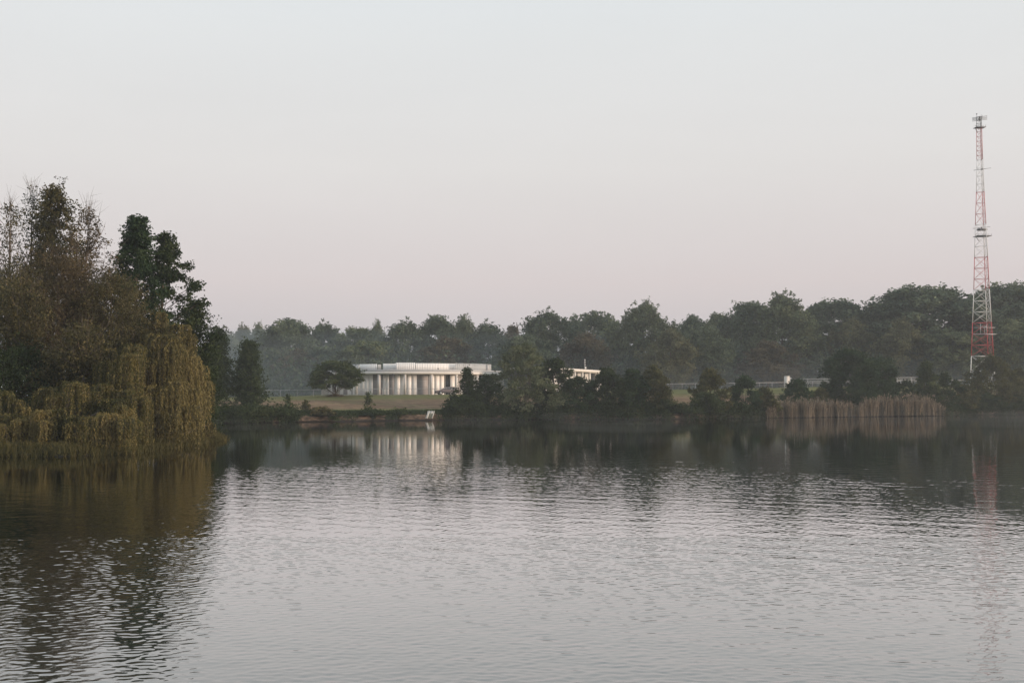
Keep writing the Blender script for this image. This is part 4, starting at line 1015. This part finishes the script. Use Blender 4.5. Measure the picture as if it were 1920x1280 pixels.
g = Geo(); g.bar(mp(1831.5, 226), mp(1831.5, 215), .04, 5); g.tube([mp(1831.3, 215), mp(1831.3, 214), mp(1831.3, 213)], [.1, .2, .08], 8)
g.bar(mp(1839.5, 222), mp(1839.8, 214.5), .04, 5); g.bar(mp(1841.5, 222), mp(1841.8, 216), .04, 5); g.bar(mp(1831.5, 226), mp(1841.5, 222), .035, 4); g.build('whip_antenna', M['steel_dark'], mast)
for i in range(3):
    g = Geo(); p = legpt(i, 723); g.box((p[0], p[1], .1), (.9, .9, .7)); g.build('footing', M['concrete'], mast)
g = Geo(); p0, p1 = (legpt(1, 715) + legpt(2, 715)) / 2, (legpt(1, 240) + legpt(2, 240)) / 2     # cable ladder
for s_ in (-.15, .15): g.bar(p0 + (s_, 0, 0), p1 + (s_, 0, 0), .035, 4)
g.build('cable_ladder', M['steel'], mast)

# ------------------------------------------------------------------ haze
def vol(name, density, color):
    m, nt, out = mat(name); v = N(nt, 'ShaderNodeVolumePrincipled')
    v.inputs['Color'].default_value = (*color, 1); v.inputs['Density'].default_value = density; v.inputs['Anisotropy'].default_value = .1
    nt.links.new(v.outputs[0], out.inputs['Volume']); return m
g = Geo(); g.box((0, 220, 39.0), (900, 700, 82))
mg = Geo(); rm = np.random.default_rng(12); placed = []
tries = 0
while len(placed) < 30 and tries < 4000:
    tries += 1
    x = rm.uniform(-52, 105); y = float(shore(np.array(x))) - rm.uniform(10, 75)
    a, b_ = rm.uniform(6, 18), rm.uniform(6, 13)
    if y < 105 or pen_d(np.array(x), np.array(y)) > -14: continue
    if any(((x - q[0]) / (a + q[2])) ** 2 + ((y - q[1]) / (b_ + q[3])) ** 2 < 1.05 for q in placed): continue
    if float(shore(np.array(x))) - y < b_ + 1.5: continue
    placed.append((x, y, a, b_)); hgt = rm.uniform(.35, .8)
    nu, nv = 20, 9; vs_, fs_ = [], []
    for i in range(nv):
        th = math.pi * (i + .5) / nv
        for j in range(nu):
            ph = 2 * math.pi * j / nu; k_ = 1 + .12 * math.sin(3 * ph + x) + .08 * math.sin(5 * ph + y)
            vs_.append((x + a * .86 * k_ * math.sin(th) * math.cos(ph), y + b_ * .86 * k_ * math.sin(th) * math.sin(ph), .06 + hgt + hgt * math.cos(th)))
    for i in range(nv - 1):
        for j in range(nu): fs_.append((i*nu+j, (i+1)*nu+j, (i+1)*nu+(j+1) % nu, i*nu+(j+1) % nu))
    fs_ += [tuple(range(nu)), tuple(range(nv*nu-1, (nv-1)*nu-1, -1))]
    mg.add(vs_, fs_)
fg = Geo()          # morning fog lying over the field before and inside the wood
prof_ = [(252, 2.0), (470, 2.0), (470, 27), (400, 27), (350, 25), (318, 21), (292, 14), (270, 8), (258, 4.5)]
n_ = len(prof_)
fg.add([(-330, y, z) for y, z in prof_] + [(330, y, z) for y, z in prof_], [tuple(range(n_))[::-1], tuple(range(n_, 2 * n_))] + [(i, (i + 1) % n_, (i + 1) % n_ + n_, i + n_) for i in range(n_)])
tag(fg.build('field_mist', vol('field_mist_air', .0028, (.74, .89, 1.0))), kind='stuff')
tag(mg.build('mist', vol('mist_air', .0011, (.93, .95, .97)), smooth=True), kind='stuff')
tag(g.build('haze', vol('haze_air', .00033, (.86, .93, .97))), kind='stuff')

# ------------------------------------------------------------------ light
SUN_EL, SUN_AZ = R_(8), R_(108)          # azimuth clockwise from the view direction (+y): right and behind the camera
w = bpy.data.worlds.new('World'); sc.world = w; w.use_nodes = True
nt = w.node_tree; nt.nodes.clear()
out = N(nt, 'ShaderNodeOutputWorld'); bg = N(nt, 'ShaderNodeBackground')
sky = N(nt, 'ShaderNodeTexSky'); sky.sky_type = 'NISHITA'; sky.sun_disc = False
sky.sun_elevation = SUN_EL; sky.sun_rotation = SUN_AZ; sky.altitude = 50; sky.air_density = 1.0; sky.dust_density = 3.0; sky.ozone_density = 1.5
tc = N(nt, 'ShaderNodeTexCoord'); sep = N(nt, 'ShaderNodeSeparateXYZ'); nt.links.new(tc.outputs['Generated'], sep.inputs[0])
el = N(nt, 'ShaderNodeMapRange'); nt.links.new(sep.outputs[2], el.inputs[0]); el.inputs[1].default_value = -.02; el.inputs[2].default_value = .5
# thin high cloud veil: pinkish belt low down, pale blue-grey above
veil = ramp(nt, el.outputs[0], [(0, (4.8, 4.55, 4.8)), (.12, (4.95, 4.6, 4.8)), (.23, (5.95, 5.27, 5.25)), (.42, (6.7, 6.45, 6.3)), (.62, (6.8, 6.9, 6.9)), (.8, (6.6, 7.1, 7.35)), (1, (6.2, 6.9, 7.4))])
cl = noise(nt, 1.6, 5, mapped(nt, (1, 1, 5), 'Generated'), .6, .5)
vv = N(nt, 'ShaderNodeVectorMath', operation='SCALE'); nt.links.new(veil, vv.inputs[0])
nt.links.new(mathn(nt, 'ADD', mathn(nt, 'MULTIPLY', cl, .09), .955), vv.inputs['Scale']); veil = vv.outputs[0]
mx = N(nt, 'ShaderNodeMix', data_type='RGBA'); mx.inputs[0].default_value = .9
nt.links.new(sky.outputs[0], mx.inputs[6]); nt.links.new(veil, mx.inputs[7]); nt.links.new(mx.outputs[2], bg.inputs['Color'])
bg.inputs['Strength'].default_value = .125
nt.links.new(bg.outputs[0], out.inputs[0])
sl = bpy.data.lights.new('sun', 'SUN'); sl.energy = 4.2; sl.angle = R_(10); sl.color = (1, .76, .58)
so = bpy.data.objects.new('sun', sl); COL.objects.link(so)
from mathutils import Vector
dirn = Vector((math.sin(SUN_AZ) * math.cos(SUN_EL), math.cos(SUN_AZ) * math.cos(SUN_EL), math.sin(SUN_EL)))
so.rotation_euler = dirn.to_track_quat('Z', 'Y').to_euler(); so.location = dirn * 50 + Vector((0, 0, 20))

# ------------------------------------------------------------------ camera and render
cam = bpy.data.cameras.new('camera'); cam.sensor_width = 36; cam.lens = 36 * F / 1920; cam.clip_start = .1; cam.clip_end = 3000
co = bpy.data.objects.new('camera', cam); COL.objects.link(co)
co.location = (0, 0, CAMZ); co.rotation_euler = (math.pi / 2 + TILT, 0, 0); sc.camera = co
sc.render.engine = 'CYCLES'
cy = sc.cycles
cy.max_bounces = 6; cy.diffuse_bounces = 2; cy.glossy_bounces = 3; cy.transmission_bounces = 3; cy.volume_bounces = 0; cy.transparent_max_bounces = 8
cy.caustics_reflective = False; cy.caustics_refractive = False; cy.use_denoising = True; cy.denoising_input_passes = 'RGB_ALBEDO_NORMAL'; cy.denoising_prefilter = 'ACCURATE'
try: cy.denoiser = 'OPENIMAGEDENOISE'
except Exception: pass
cy.sample_clamp_indirect = 8
vs = sc.view_settings; sc.display_settings.display_device = 'sRGB'
vs.view_transform = 'Standard'; vs.look = 'None'; vs.exposure = 0; vs.gamma = 1; vs.use_curve_mapping = False
